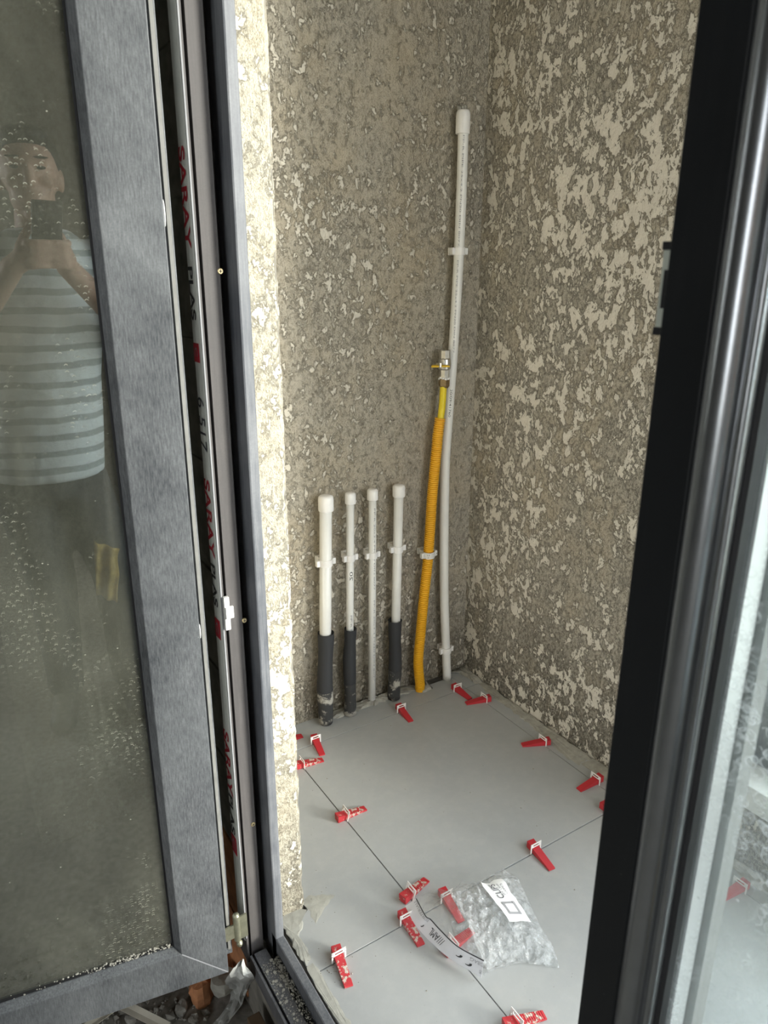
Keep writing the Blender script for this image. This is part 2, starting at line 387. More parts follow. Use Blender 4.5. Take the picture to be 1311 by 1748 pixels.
wb = struct(MB().box((-0.6, YB, -.1), (XR+.2, YB+.2, ZC)).build('wall_back', M['plaster']), 'rough cement render wall behind the row of pipes')
wr = MB()
wr.box((XR, -.205, -.1), (XR+.2, YB, ZC)); wr.box((XR, -1.70, -.1), (XR+.2, -.205, .13)); wr.box((XR, -1.70, 2.32), (XR+.2, -.205, ZC)); wr.box((XR, YE, -.1), (XR+.2, -1.70, ZC))
wall_right = struct(wr.build('wall_right', M['plaster2']), 'patchy cement render wall opposite the door')
we = MB(); we.box((XI-.2, YE-.12, -.1), (XR+.2, YE, .3)); we.box((XI-.2, YE-.12, 2.5), (XR+.2, YE, ZC)); we.box((XI-.2, YE-.12, .3), (XI+.02, YE, 2.5)); we.box((XR-.04, YE-.12, .3), (XR+.2, YE, 2.5))
struct(we.build('wall_end', M['plaster2']), 'rendered balcony end wall with an opening')
# door wall between room and balcony
wf = MB()
wf.box((-.312, .15, ZR-.1), (XI, 3.0, ZC)); wf.box((-.312, -4.0, ZR-.1), (XI, YRJ-.07, ZC)); wf.box((-.312, YRJ-.07, ZT+.055), (XI, .15, ZC)); wf.box((-.312, YRJ-.07, ZR-.1), (XI-.06, .15, -.05))
wall_front = struct(wf.build('wall_front', M['dark_wall']), 'unfinished block wall around the doorway')
# balcony-side render of the door wall (left and right of the doorway) with its ragged arris at the reveal
def reveal():
    mb = MB(); rings = []
    z = -.02
    k = 0
    while z < ZT+.06:
        j1 = noise.noise(Vector((1.7, 0, z*31)))*.0022+noise.noise(Vector((5.1, 3, z*90)))*.0014
        j2 = noise.noise(Vector((9.7, 2, z*27)))*.0022+noise.noise(Vector((2.1, 7, z*85)))*.0014
        flare = max(0, (.05-z))*.12
        rings.append([(-.262, .149, z), (-.262, .1455-flare*.3, z), (-.225, .1455+j2*.4-flare*.4, z), (XI-.006+j1, .146+j2-flare, z), (XI+.002+j1+flare*.5, .152+j2, z), (XI+.0025, .20, z), (XI+.0025, YB, z), (-.2, YB, z), (-.2, .149, z)])
        z += .009
    mb.loft(rings); return mb
o = reveal().build('reveal_plaster', M['plaster3'], wall_front)
o['label'] = 'pale rough rendered door reveal'
MB().box((XI-.002, YRJ-.075, -.02), (XI+.004, YE, ZC)).box((XI-.002, YRJ-.075, ZT+.06), (XI+.004, YB, ZC)).build('render_coat', M['plaster'], wall_front)
# blocks of the bare wall on the room side, each one laid by itself
blk = {}
for key, mt in (('grey', 'dark_wall'), ('red', 'terracotta')):
    m_ = MB(); r = random.Random(3)
    n_ = 4; rows = []
    for i in range(n_+1):
        row = []
        for j in range(n_+1):
            row.append((-.010+r.uniform(-.003, .003) if 0 < i < n_ and 0 < j < n_ else -.004, .005+.375*i/n_, .005+.175*j/n_))
        rows.append(row)
    vs_ = [q for row in rows for q in row]; fs = []
    for i in range(n_):
        for j in range(n_): a = i*(n_+1)+j; fs.append((a, a+1, a+n_+2, a+n_+1))
    m_.add(vs_, fs); m_.loft([[(-.004, .005, .005), (-.004, .38, .005), (-.004, .38, .18), (-.004, .005, .18)], [(.004, .005, .005), (.004, .38, .005), (.004, .38, .18), (.004, .005, .18)]], cap=False)
    blk[key] = m_.build('brick', M[mt], wall_front)
first = {'grey': True, 'red': True}
for row in range(13):
    for c in range(5):
        key = 'red' if row < 2 else 'grey'
        if first[key]: b = blk[key]; first[key] = False
        else: b = blk[key].copy(); COL.objects.link(b)
        b.location = (-.312, .152+c*.385-(.19 if row % 2 else 0)*(c > 0), ZR+.02+row*.185)
        b.rotation_euler = (random.uniform(-.008, .008), 0, random.uniform(-.01, .01))
# room and ceiling
ceil = MB(); ceil.box((-4.2, -4.0, ZC), (XR+.2, 3.0, ZC+.15)); struct(ceil.build('ceiling', M['concrete']), 'bare concrete ceiling')
struct(MB().box((-4.2, 3.0, ZR-.1), (XI, 3.15, ZC)).build('wall_left', M['dark_wall']), 'bare far side wall of the unfinished room')
struct(MB().box((-4.2, -4.15, ZR-.1), (XI, -4.0, ZC)).build('wall_side', M['dark_wall']), 'bare room wall behind the photographer')
wm = MB(); wm.box((-4.35, -4.0, ZR-.1), (-4.2, -3.1, ZC)); wm.box((-4.35, -1.6, ZR-.1), (-4.2, 3.0, ZC)); wm.box((-4.35, -3.1, ZR-.1), (-4.2, -1.6, .4)); wm.box((-4.35, -3.1, 2.3), (-4.2, -1.6, ZC))
struct(wm.build('wall_room', M['dark_wall']), 'bare room wall with a large unglazed opening')
# rubble floor of the room: uneven dirt sheet
def dirt():
    mb = MB(); xs = [-4.2+.25*i for i in range(13)]+[-1.1+.025*i for i in range(33)]
    ys = [-4.0+.3*i for i in range(13)]+[-.3+.025*i for i in range(45)]+[.85+.25*i for i in range(9)]
    vs_ = []
    for x in xs:
        for y in ys:
            near = 1 if -1.15 < x and -.4 < y < .9 else .5
            z = ZR+noise.noise(Vector((x*6, y*6, 0)))*.018*near+noise.noise(Vector((x*25, y*25, 4)))*.012*near
            vs_.append((x, y, z))
    n_ = len(ys); fs = [(i*n_+j, (i+1)*n_+j, (i+1)*n_+j+1, i*n_+j+1) for i in range(len(xs)-1) for j in range(n_-1)]
    return mb.add(vs_, fs)
struct(dirt().build('floor_rubble', M['dirt'], smooth=True), 'rubble covered bare floor of the room')
struct(MB().box((-40, -60, -3.2), (60, 60, -3.0)).build('ground', M['ground']), 'pale ground far below outside')

# balcony floor: screed with a tile laid on it one by one
floor = struct(MB().box((-.255, YE, -.10), (XR, YB, -.006)).build('floor', M['joint_screed']), 'balcony floor of large grey tiles')
J = .0011
XJ = .588
def tile(poly, zt=0):
    mb = MB(); mb.prism(poly, lambda x, y: (x, y, -.008), lambda x, y: (x, y, zt))
    c = Vector((sum(q[0] for q in poly)/len(poly), sum(q[1] for q in poly)/len(poly), 0))
    return mb.build('tile', M['tile'], floor, bevel=.0005)
def rect(x0, x1, y0, y1): return [(x0+J, y0+J), (x1-J, y0+J), (x1-J, y1-J), (x0+J, y1-J)]
tile([(-.190, .6+J), (-J, .6+J), (-J, .703), (-.190, .703)])
tile([(J, .6+J), (XJ-J, .6+J), (XJ-J, .674), (.505, .674), (.503, .652), (.455, .652), (.452, .676), (.172, .676), (.150, .679), (.128, .706), (J, .705)], .0004)
tile([(XJ+J, .6+J), (.655, .6+J), (.655, .693), (XJ+J, .693)], -.0003)
tile([(-.190, J), (-J, J), (-J, .6-J), (-.188, .6-J), (-.188, .132), (-.198, .125), (-.232, .118), (-.245, .095), (-.245, J)])
tile(rect(0, XJ, 0, .6), .0003)
tile([(XJ+J, J), (.650, J), (.650, .6-J), (XJ+J, .6-J)])
for k, (y0, y1) in enumerate(((-.6, 0), (-1.2, -.6), (-1.8, -1.2), (YE, -1.8))):
    tile(rect(-.249, 0, y0, y1)); tile(rect(0, XJ, y0, y1), -.0003); tile(rect(XJ, .652, y0, y1), .0002)
# mortar smears at the wall foot and at the reveal
def blob(pts, z, name, mat, parent, jit=.004, seed=1):
    r = random.Random(seed); ring = []
    n_ = len(pts)
    fine = []
    for i in range(n_):
        a, b = Vector(pts[i]), Vector(pts[(i+1) % n_])
        k = max(1, int((b-a).length/.008))
        for j in range(k): q = a.lerp(b, j/k); fine.append((q.x+r.uniform(-jit, jit), q.y+r.uniform(-jit, jit)))
    c = Vector((sum(q[0] for q in fine)/len(fine), sum(q[1] for q in fine)/len(fine)))
    rings = [[(q[0], q[1], .0002) for q in fine]]
    for s_, h_ in ((.88, .6), (.5, 1.0)):
        rings.append([(c.x+(q[0]-c.x)*s_, c.y+(q[1]-c.y)*s_, z*h_*r.uniform(.7, 1.2)) for q in fine])
    return MB().loft(rings).build(name, mat, parent)
blob([(.600, .16), (.652, .16), (.655, .60), (.632, .60), (.625, .40)], .0025, 'mortar_smear', M['mortar_pale'], floor, .006, 2)
blob([(.632, .60), (.657, .60), (.657, .70), (.600, .70), (.62, .68)], .008, 'mortar_smear', M['mortar'], floor, .005, 3)
blob([(.628, -.6), (.655, -.6), (.655, .16), (.618, .16)], .0022, 'mortar_smear', M['mortar_pale'], floor, .006, 9)
blob([(-.188, .095), (-.188, .150), (-.17, .16), (-.125, .135), (-.16, .115)], .0009, 'mortar_smear', M['smear'], floor, .003, 4)
blob([(-.247, .02), (-.232, .03), (-.228, .085), (-.205, .118), (-.192, .13), (-.205, .148), (-.247, .146)], .0018, 'mortar_smear', M['smear'], floor, .003, 5)
blob([(-.249, -.3), (-.238, -.3), (-.231, -.1), (-.233, .02), (-.248, .02)], .0012, 'mortar_smear', M['smear'], floor, .003, 6)
blob([(.462, .650), (.50, .650), (.505, .69), (.455, .69)], .012, 'mortar_smear', M['mortar'], floor, .004, 7)
blob([(.165, .672), (.46, .668), (.46, .70), (.165, .70)], .012, 'mortar_smear', M['mortar'], floor, .006, 8)
# crumbs of dried mortar on the tiles: nobody could count them
def crumbs():
    r = random.Random(11); mb = MB()
    spots = [(-.22, .0, .02, 14), (-.20, -.03, .015, 12), (.03, .66, .03, 16), (-.17, .13, .03, 10), (.60, .28, .02, 16), (.61, .10, .02, 10), (.58, .6, .03, 10)]
    pts = [(r.uniform(-.24, .62), r.uniform(-.6, .66)) for _ in range(150)]
    for x, y, s_, n_ in spots: pts += [(r.gauss(x, s_), r.gauss(y, s_)) for _ in range(n_)]
    for x, y in pts:
        if not (-.245 < x < .645 and -.62 < y < .67) or (x < -.18 and y > .11): continue
        s_ = r.choice((.0008, .001, .0013, .0022)); a = r.uniform(0, 6)
        q = [(x+s_*math.cos(a+t)*r.uniform(.6, 1.2), y+s_*math.sin(a+t)*r.uniform(.6, 1.2), .0003) for t in (0, 1.6, 3.1, 4.7)]
        mb.add(q+[(x, y, .0005+s_*.8)], [(0, 1, 4), (1, 2, 4), (2, 3, 4), (3, 0, 4)])
    return mb
tag(crumbs().build('mortar_crumbs', M['mortar']), 'tiny crumbs of dried mortar scattered over the grey tiles', 'crumbs', kind='stuff')

# ---- window in the right wall
win = struct(empty('window_1', (XR+.1, -.955, .13)), 'tall glazed opening in the right wall')
fm = MB(); fx0, fx1 = XR+.06, XR+.12
for a, b in (((fx0, -1.70, .20), (fx1, -.205, .26)), ((fx0, -1.70, 2.26), (fx1, -.205, 2.32)), ((fx0, -.26, .20), (fx1, -.205, 2.32)), ((fx0, -1.70, .20), (fx1, -1.645, 2.32)), ((fx0, -.985, .26), (fx1, -.925, 2.26))): fm.box(a, b)
fm.build('window_frame', M['leaf_dusty'], win, bevel=.003)
for y0, y1 in ((-1.645, -.985), (-.925, -.26)): MB().box((XR+.085, y0, .26), (XR+.091, y1, 2.26)).build('pane', M['glass_window'], win)
MB().box((XR-.02, -1.70, .145), (XR+.2, -.208, .20)).build('window_sill', M['white_sill'], win, bevel=.002)
MB().box((XR-.006, -.219, .02), (XR+.004, -.205, .165)).build('corner_bead', M['mortar_pale'], win)

# ================================================================== DOOR FRAME
trim = struct(empty('trim_1', (-.30, .10, 0)), 'anthracite door frame with printed film and dusty sill')
prof = [(XO, .030), (XO+.004, .030), (XO+.004, .041), (XO+.0085, .041), (XO+.0085, .030), (-.2925, .030), (-.2925, .060), (-.2785, .060), (-.2785, .066), (XO, .066)]
lip = [(-.2785, .001), (-.2765, 0), (-.264, 0), (-.262, .002), (-.262, .066), (-.2785, .066)]
def jamb(poly, name, mat, sgn=1, y0=YL, bev=0): return MB().prism(poly, lambda x, d: (x, y0+sgn*d, -.03), lambda x, d: (x, y0+sgn*d, ZT+.05)).build(name, mat, trim, bevel=bev)
def rail(poly, name, mat, sgn=-1, z0=ZL, bev=0): return MB().prism(poly, lambda x, d: (x, YL+.018, z0+sgn*d), lambda x, d: (x, YRJ-.018, z0+sgn*d)).build(name, mat, trim, bevel=bev)
jamb(prof, 'jamb', M['rebate'])['label'] = 'bare greyish rebate of the jamb'
jamb(lip, 'jamb_lip', M['frame_edge'])['label'] = 'chalky grey stop lip of the jamb'
jamb(prof, 'jamb', M['frame_dusty'], -1, YRJ); jamb(lip, 'jamb_lip', M['frame_edge'], -1, YRJ)
rail(prof, 'sill', M['frame_dusty'])['label'] = 'dusty sill channel of the door frame'
rail(lip, 'sill_lip', M['frame_edge'])
rail(prof, 'head', M['frame_dusty'], 1, ZT-.01); rail(lip, 'head_lip', M['frame_edge'], 1, ZT-.01)
# printed film on the room face of the left jamb, slightly bellied, and a pale strip painting in the corner highlight
pf = MB(); pf.prism([(XO-.0003, .0335), (XO-.0014, .036), (XO-.0022, .050), (XO-.0014, .064), (XO-.0003, .0655), (XO+.001, .0655), (XO+.001, .0335)], lambda x, d: (x, YL+d, .02), lambda x, d: (x, YL+d, ZT))
pf.build('printed_film', M['film'], trim, smooth=False)['label'] = 'pale grey film printed with red and black lettering'
MB().box((XO-.0008, YL+.0292, .03), (XO+.0012, YL+.0314, ZT)).build('edge_highlight', M['white_edge'], trim)
FX = XO-.0024
def zpx(x, y): return hit(x, y, 0, FX).z
def strip_text(txt, x, ya, yb, name, mat, d0=.039, d1=.062, kind='print'):
    za, zb = zpx(x, ya), zpx(x+(yb-ya)*.085, yb)
    put_text(txt, name, mat, (FX-.0003, YL+d1, za), (0, 0, -1), (0, -1, 0), za-zb, d1-d0, trim, None, .022 if txt != '6 517' else 0)
for x, ya, yb, pa, pb, ba, bb in ((312, 248, 425, 455, 548, 587, 620), (355, 820, 955, 972, 1046, 1070, 1103), (385, 1247, 1358, 1372, 1440, 1450, 1481)):
    strip_text('SARAY', x, ya, yb, 'red_lettering', M['red_print'])
    strip_text('PLAS', x+18, pa, pb, 'black_lettering', M['black_print'], .042, .060)
    z0, z1 = zpx(x+28, ba), zpx(x+31, bb)
    MB().box((FX-.0006, YL+.040, z1), (FX, YL+.061, z0)).build('red_badge', M['red_print'], trim)
    put_text('C', 'badge_mark', M['white_edge'], (FX-.0009, YL+.056, z0-.006), (0, 0, -1), (0, -1, 0), (z0-z1)-.014, .011, trim)
strip_text('6 517', 345, 680, 772, 'handwritten_number', M['ink'], .037, .062)
# countersunk screws in the rebate
def disc(c, n, r, h, seg=16):
    c, n = Vector(c), Vector(n).normalized(); a = n.orthogonal().normalized(); b = n.cross(a)
    ring = lambda rr, hh: [c+n*hh+(a*math.cos(t)+b*math.sin(t))*rr for t in (2*math.pi*k/seg for k in range(seg))]
    return MB().loft([ring(r, -h), ring(r, h*.4), ring(r*.8, h)])
for q in ((376, 463), (417, 1059), (432, 1407)):
    c = hit(*q, 1, YL+.03)
    s_ = disc(c, (0, -1, 0), .0042, .0012).build('screw', M['brass'], trim)
    MB().box((c.x-.0022, c.y-.0015, c.z-.0005), (c.x+.0022, c.y-.0010, c.z+.0005)).box((c.x-.0005, c.y-.0015, c.z-.0022), (c.x+.0005, c.y-.0010, c.z+.0022)).build('cross_slot', M['gasket'], s_)
# white striker on the rebate edge
za, zb = hit(384, 1018, 1, YL+.028).z, hit(394, 1072, 1, YL+.028).z
xk = hit(387, 1040, 1, YL+.026).x
k_ = MB(); k_.box((xk-.005, YL+.022, zb), (xk+.004, YL+.030, za)); k_.box((xk+.003, YL+.024, zb+.018), (xk+.011, YL+.0299, za-.018)); k_.box((xk-.004, YL+.019, zb+.02), (xk+.003, YL+.023, za-.016))
k_ = k_.build('striker', M['white_plastic'], trim, bevel=.0015); k_['label'] = 'white plastic striker'
disc((xk+.005, YL+.0235, (za+zb)/2), (0, -1, 0), .003, .001).build('screw', M['alu'], k_)
# debris in the sill channel
def sill_dirt():
    r = random.Random(5); mb = MB()
    for _ in range(900):
        y = YL-.01-abs(r.gauss(0, .10)); x = r.choice((r.uniform(-.316, -.282), r.gauss(-.285, .004))); s_ = r.choice((.0006, .0008, .0010, .0014, .0030 if r.random() < .3 else .001))*(1 if y > 0 else .8)
        x = min(max(x, -.316), -.280); mb.ellipsoid((x, y, ZL-.03+s_*.4), (s_*r.uniform(.7, 1.4), s_*r.uniform(.7, 1.4), s_*.8), 5, 3)
    return mb
d_ = sill_dirt().build('sill_grit', M['mortar'], trim); d_['kind'] = 'stuff'; d_['label'] = 'mortar grit lying in the sill channel'

# ================================================================== DOOR LEAVES
def leaf_rails(parent, prof, Lx, z0, z1, mat, name_v, name_h, bev=.001, ws=1):
    """four mitred rails; prof = (distance inward from the outer edge, depth y)"""
    out = []; prof = [(w*ws, y) for w, y in prof]
    n_ = lambda f0, f1: MB().loft([[f0(w, y) for w, y in prof], [f1(w, y) for w, y in prof]])
    for nm, f0, f1 in ((name_v, lambda w, y: (w, y, z0+w), lambda w, y: (w, y, z1-w)), (name_v, lambda w, y: (Lx-w, y, z0+w), lambda w, y: (Lx-w, y, z1-w)),
                       (name_h, lambda w, y: (w, y, z0+w), lambda w, y: (Lx-w, y, z0+w)), (name_h, lambda w, y: (w, y, z1-w), lambda w, y: (Lx-w, y, z1-w))):
        o_ = n_(f0, f1).build(nm, mat, None, bevel=bev); child_local(o_, parent); out.append(o_)
    return out
TH = math.radians(9.8)
door1 = struct(empty('door_1', (-.378, .060, 0), math.pi-TH), 'open anthracite glazed door leaf with dusty glass')
door1['label'] = 'open anthracite glazed door leaf with dusty reflecting glass'
L1, Z0, Z1 = .70, .033, 2.16
p1 = [(0, 0), (.075, 0), (.085, -.011), (.085, -.064), (-.016, -.064), (-.016, -.050), (-.001, -.050), (-.001, -.030), (0, -.028)]
leaf_rails(door1, p1, L1, Z0, Z1, M['leaf_dusty'], 'stile', 'rail')
for nm, y0, y1, mt in (('pane', -.020, -.016, 'glass_dirty'), ('pane', -.040, -.036, 'glass_back')):
    o_ = MB().box((.080, y0, Z0+.080), (L1-.080, y1, Z1-.080)).build(nm, M[mt]); child_local(o_, door1)
g_ = MB().box((-.0135, -.0498, Z0), (-.0085, -.0450, Z1)).build('seal', M['gasket_grey']); child_local(g_, door1); g_['label'] = 'grey rubber seal along the hinge edge'
g_ = MB()
for a, b in (((.0845, -.0165, Z0+.085), (.088, -.0125, Z1-.085)), ((L1-.088, -.0165, Z0+.085), (L1-.0845, -.0125, Z1-.085)), ((.085, -.0165, Z0+.0845), (L1-.085, -.0125, Z0+.088)), ((.085, -.0165, Z1-.088), (L1-.085, -.0125, Z1-.0845))): g_.box(a, b)
g_ = g_.build('glazing_gasket', M['gasket']); child_local(g_, door1)
w_ = MB().prism([(.0005, .0018), (.0018, .0005), (.0748, .0735), (.0735, .0748)], lambda x, z: (x, .0003, Z0+z), lambda x, z: (x, -.001, Z0+z)).build('weld_seam', M['white_edge']); child_local(w_, door1); w_['label'] = 'pale weld seam across the mitred corner'
for z, l_ in ((1.272, .016), (.700, .012)):
    b_ = MB().ellipsoid((-.0006, -.003, z), (.0016, .0035, l_), 8, 6).build('paint_drip', M['white_plastic']); child_local(b_, door1)
# dust ridge in the bottom glazing corner
r = random.Random(21); mb = MB()
for _ in range(260):
    x = .088+abs(r.gauss(0, .10)); s_ = r.choice((.0007, .001, .0016)); mb.ellipsoid((min(x, .6), -.0145+r.uniform(-.002, .003), Z0+.086+r.random()**2*.006), (s_*1.3, s_, s_), 5, 3)
b_ = mb.build('dust_ridge', M['mortar_pale']); child_local(b_, door1); b_['kind'] = 'stuff'
# hinge: pin and two leaves
hp = Vector((-.345, .098, 0)); z0, z1 = hit(404, 1607, 1, .098).z, hit(404, 1562, 1, .098).z
hg = MB(); hg.tube([(hp.x, hp.y, z0+.004), (hp.x, hp.y, z1)], .0062, 14); hg.ellipsoid((hp.x, hp.y, z1), (.0062, .0062, .004), 12, 6)
hinge = hg.build('hinge', M['zinc'], door1, smooth=False); hinge['label'] = 'zinc plated hinge at the foot of the stile'
MB().ellipsoid((hp.x+.002, hp.y-.003, z0-.004), (.006, .006, .007), 12, 7).build('hinge_ball', M['zinc'], hinge)
MB().box((-.374, .096, z0+.012), (hp.x, .099, z1-.018)).build('hinge_plate', M['zinc'], hinge)
MB().box((hp.x, .097, z0+.002), (XO-.0005, .100, z1-.006)).build('hinge_plate', M['zinc'], hinge)

# right leaf, closed, seen from the room
door2 = struct(empty('door_2', (-.33, -.638, 0), -math.pi/2), 'closed anthracite glazed door leaf with rounded glazing bead')
L2 = .70; WS = .85
# local x runs along -Y from the lock edge; local y runs towards +X (balcony)
p2 = [(0, 0), (.033, 0), (.034, .001), (.034, .012), (.069, .012), (.069, .044), (.066, .046), (.066, .066), (.016, .066), (.016, .05), (.0, .014)]
leaf_rails(door2, p2, L2, .012, 2.19, M['leaf_black'], 'stile', 'rail', .0015, WS)
pb = []
for k in range(13): a = math.pi*(1-k/12); pb.append((.0455-.0110*math.sin(math.radians(52*(1-2*k/12)))/math.sin(math.radians(52)), .0005-.0140*(math.cos(math.radians(52*(1-2*k/12)))-math.cos(math.radians(52)))))
pb = [(.0350, .0118)]+pb+[(.0565, .0025), (.0585, .0025)]
for k in range(7): a = math.pi*(1-k/6); pb.append((.0625+.0036*math.cos(a), .0018-.0042*math.sin(a)))
pb += [(.0665, .0118)]
leaf_rails(door2, pb, L2, .012, 2.19, M['bead'], 'glazing_bead', 'glazing_bead', 0, WS)
for b_ in [q for q in door2.children if q.name.startswith('glazing_bead')]:
    for q in b_.data.polygons: q.use_smooth = len(q.vertices) == 4
    m_ = b_.modifiers.new('e', 'EDGE_SPLIT'); m_.split_angle = math.radians(50)
leaf_rails(door2, [(.0668, .0035), (.0700, .0045), (.0700, .0118), (.0668, .0118)], L2, .012, 2.19, M['gasket'], 'glazing_gasket', 'glazing_gasket', 0, WS)
for nm, y0, y1, mt in (('pane', .0120, .0160, 'glass_right'), ('pane', .0320, .0360, 'glass_right2')):
    o_ = MB().box((.0692*WS, y0, .012+.0692*WS), (L2-.0692*WS, y1, 2.19-.0692*WS)).build(nm, M[mt]); child_local(o_, door2)
def spacer_mat():
    t = NT('perforated_spacer'); p = t.coord(); z = t.n('ShaderNodeSeparateXYZ'); t.l(p, z.inputs[0])
    dz = t.math('SUBTRACT', t.math('FRACT', t.math('MULTIPLY', z.outputs['Z'], 210)), .5)
    dy = t.math('MULTIPLY', t.math('SUBTRACT', z.outputs['Y'], .0290), 210)
    d = t.math('SQRT', t.math('ADD', t.math('MULTIPLY', dz, dz), t.math('MULTIPLY', dy, dy)))
    return t.done(t.bsdf(t.mix(t.ramp(d, (.16, 1), (.22, 0)), (.74, .74, .74), (.95, .95, .95)), .38, .55))
M['spacer'] = spacer_mat()
leaf_rails(door2, [(.0660, .0162), (.0712, .0162), (.0712, .0318), (.0660, .0318)], L2, .012, 2.19, M['spacer'], 'spacer_bar', 'spacer_bar', 0, WS)
leaf_rails(door2, [(.0660, .0362), (.0755, .0362), (.0755, .050), (.0660, .052)], L2, .012, 2.19, M['gasket_grey'], 'outer_gasket', 'outer_gasket', 0, WS)
za, zb = hit(1135, 412, 0, -.327).z, hit(1118, 572, 0, -.327).z
lp = MB().box((-.0065, .004, zb+.004), (.003, .014, za-.004)).build('latch_plate', M['latch']); child_local(lp, door2); lp['label'] = 'pale grey latch plate on the lock edge'
lp2 = MB().box((-.0070, .003, za-.0042), (.003, .015, za)).box((-.0070, .003, zb), (.003, .015, zb+.0042)).box((-.0030, .0015, zb+.014), (.002, .0042, za-.014)).build('latch_cap', M['gasket']); lp2.parent = lp; lp2.matrix_parent_inverse = Matrix.Identity(4)

# ================================================================== PIPES ON THE BACK WALL
YP = .668
def wp(x, y, yy=YP): return hit(x, y, 1, yy)
def cap_mb(c, r, h):                         # moulded end cap, rounded rim
    c = Vector(c); mb = MB(); seg = 18
    ring = lambda rr, z: [(c.x+rr*math.cos(t), c.y+rr*math.sin(t), c.z+z) for t in (2*math.pi*k/seg for k in range(seg))]
    return mb.loft([ring(r*.97, -h), ring(r, -h*.96), ring(r, -h*.25), ring(r*.96, -h*.10), ring(r*.80, 0), ring(r*.35, .001)])
def clip_thing(c, r, label, mat='clip_white', w=None):
    """pipe clip: base on the wall, C-shaped saddle, two ears"""
    c = Vector(c); h = .0095; t = empty('pipe_clip', (c.x, YB, c.z)); tag(t, label, 'pipe clip', 'wall clips holding the pipes')
    MB().box((c.x-r*.8, YB-.006, c.z-h), (c.x+r*.8, YB, c.z+h)).box((c.x-r*.5, c.y+r, c.z-h*.7), (c.x+r*.5, YB-.004, c.z+h*.7)).build('base', M[mat], t, bevel=.001)
    seg = 16; rings = []
    for k in range(seg+1):
        a = math.radians(-35+250*k/seg)          # open towards the wall
        dx, dy = math.cos(a), -math.sin(a)
        rings.append([(c.x+dx*q, c.y+dy*q, c.z+z_) for q, z_ in ((r+.0004, -h), (r+.0030, -h), (r+.0030, h), (r+.0004, h))])
    MB().loft(rings).build('saddle', M[mat], t, bevel=.0006)
    for s_ in (-1, 1):
        MB().box((c.x+s_*(r+.0028), c.y-.006, c.z-h*.85), (c.x+s_*(r+.0120), c.y+.005, c.z+h*.9)).build('ear', M[mat], t, bevel=.0012)
    return t
def water_pipe(top, bot, r, caph, label, foam=None, foam_r=.02, clip=None, clip_label='', print_z=None, seed=1):
    T, B = wp(*top), wp(*bot); B.z = max(B.z, .0)
    t = empty('water_pipe', (B.x, YP, 0)); tag(t, label, 'pipe', 'capped pipe stubs along the back wall')
    MB().tube([B, T-Vector((0, 0, .004))], r, 20).build('pipe', M['pipe_white'], t, smooth=True)
    cp = cap_mb(T, r+.0042, caph).build('end_cap', M['clip_white'], t, smooth=True); m_ = cp.modifiers.new('e', 'EDGE_SPLIT'); m_.split_angle = math.radians(60)
    if foam:
        F0 = wp(*foam); rr = random.Random(seed); path = []; rad = []
        n_ = 16
        for k in range(n_+1):
            f_ = k/n_; q = F0.lerp(B, f_); q.z = F0.z+(.004-F0.z)*f_
            q.x += .0016*math.sin(f_*7+seed); path.append(q); rad.append(foam_r*(1+.06*math.sin(f_*9+seed*2))+rr.uniform(-.0006, .0006))
        s_ = MB().tube(path[:11], rad[:11], 18, cap=False).tube([path[0], path[0]-Vector((0, 0, .004)), path[0]-Vector((0, 0, .02))], [foam_r*.98, r+.0012, r+.0008], 18, cap=False)
        s_.build('foam_sleeve', M['foam'], t, smooth=True)['label'] = 'black foam insulation sleeve'
        MB().tube(path[10:], rad[10:], 18).build('foam_sleeve', M['foam_mortar'], t, smooth=True)['label'] = 'foot of the foam sleeve caked with mortar'
    if clip:
        c = wp(*clip); c.x = B.x+(T.x-B.x)*(c.z-B.z)/(T.z-B.z)
        clip_thing(c, r, clip_label)
    return t, T, B
def pipe_print(t, B, T, r, txt, f0, f1, ang=-112, hh=.0045, mat='grey_print', name='printed_line'):
    a0 = math.radians(ang); n_ = (T-B)
    def cur(a, b):
        q = B+n_*(f0+(f1-f0)*a); an = a0+b/r; return Vector((q.x+(r+.0003)*math.cos(an), q.y+(r+.0003)*math.sin(an), q.z))
    put_text(txt, name, M[mat], None, None, None, 1.0, hh, t, cur)
water_pipe((556, 846), (555, 1226), .0158, .040, 'thickest white pipe stub in black foam, farthest from the yellow conduit', (555.5, 1080), .0215, (554, 960), 'white clip on the thickest foam-wrapped pipe stub', seed=1)
t2, T2, B2 = water_pipe((598, 841), (597, 1208), .0102, .029, 'thin white pipe stub with printed line, its foot in black foam', (597.5, 1073), .0175, (597, 952), 'white clip on the thin pipe stub with a foam foot', seed=2)
pipe_print(t2, B2, T2, .0102, 'PP-R PN20 20x3.4', .46, .24); pipe_print(t2, B2, T2, .0102, '20', .62, .66, -125, .008, 'black_print')
t3, T3, B3 = water_pipe((636, 835), (635, 1193), .0104, .029, 'bare thin white pipe stub without foam, between foam-wrapped ones', None, 0, (636, 947), 'white clip on the bare thin pipe stub', seed=3)
for f0, f1 in ((.92, .55), (.50, .10)): pipe_print(t3, B3, T3, .0104, 'PP-R 20x3.4 PN20 DIN 8077', f0, f1, -100, .0040)
water_pipe((681, 828), (673, 1180), .0130, .032, 'medium white pipe stub in black foam beside the yellow conduit', (675, 1058), .0190, (675.5, 937), 'white clip on the foam-wrapped stub next to the yellow conduit', seed=4)

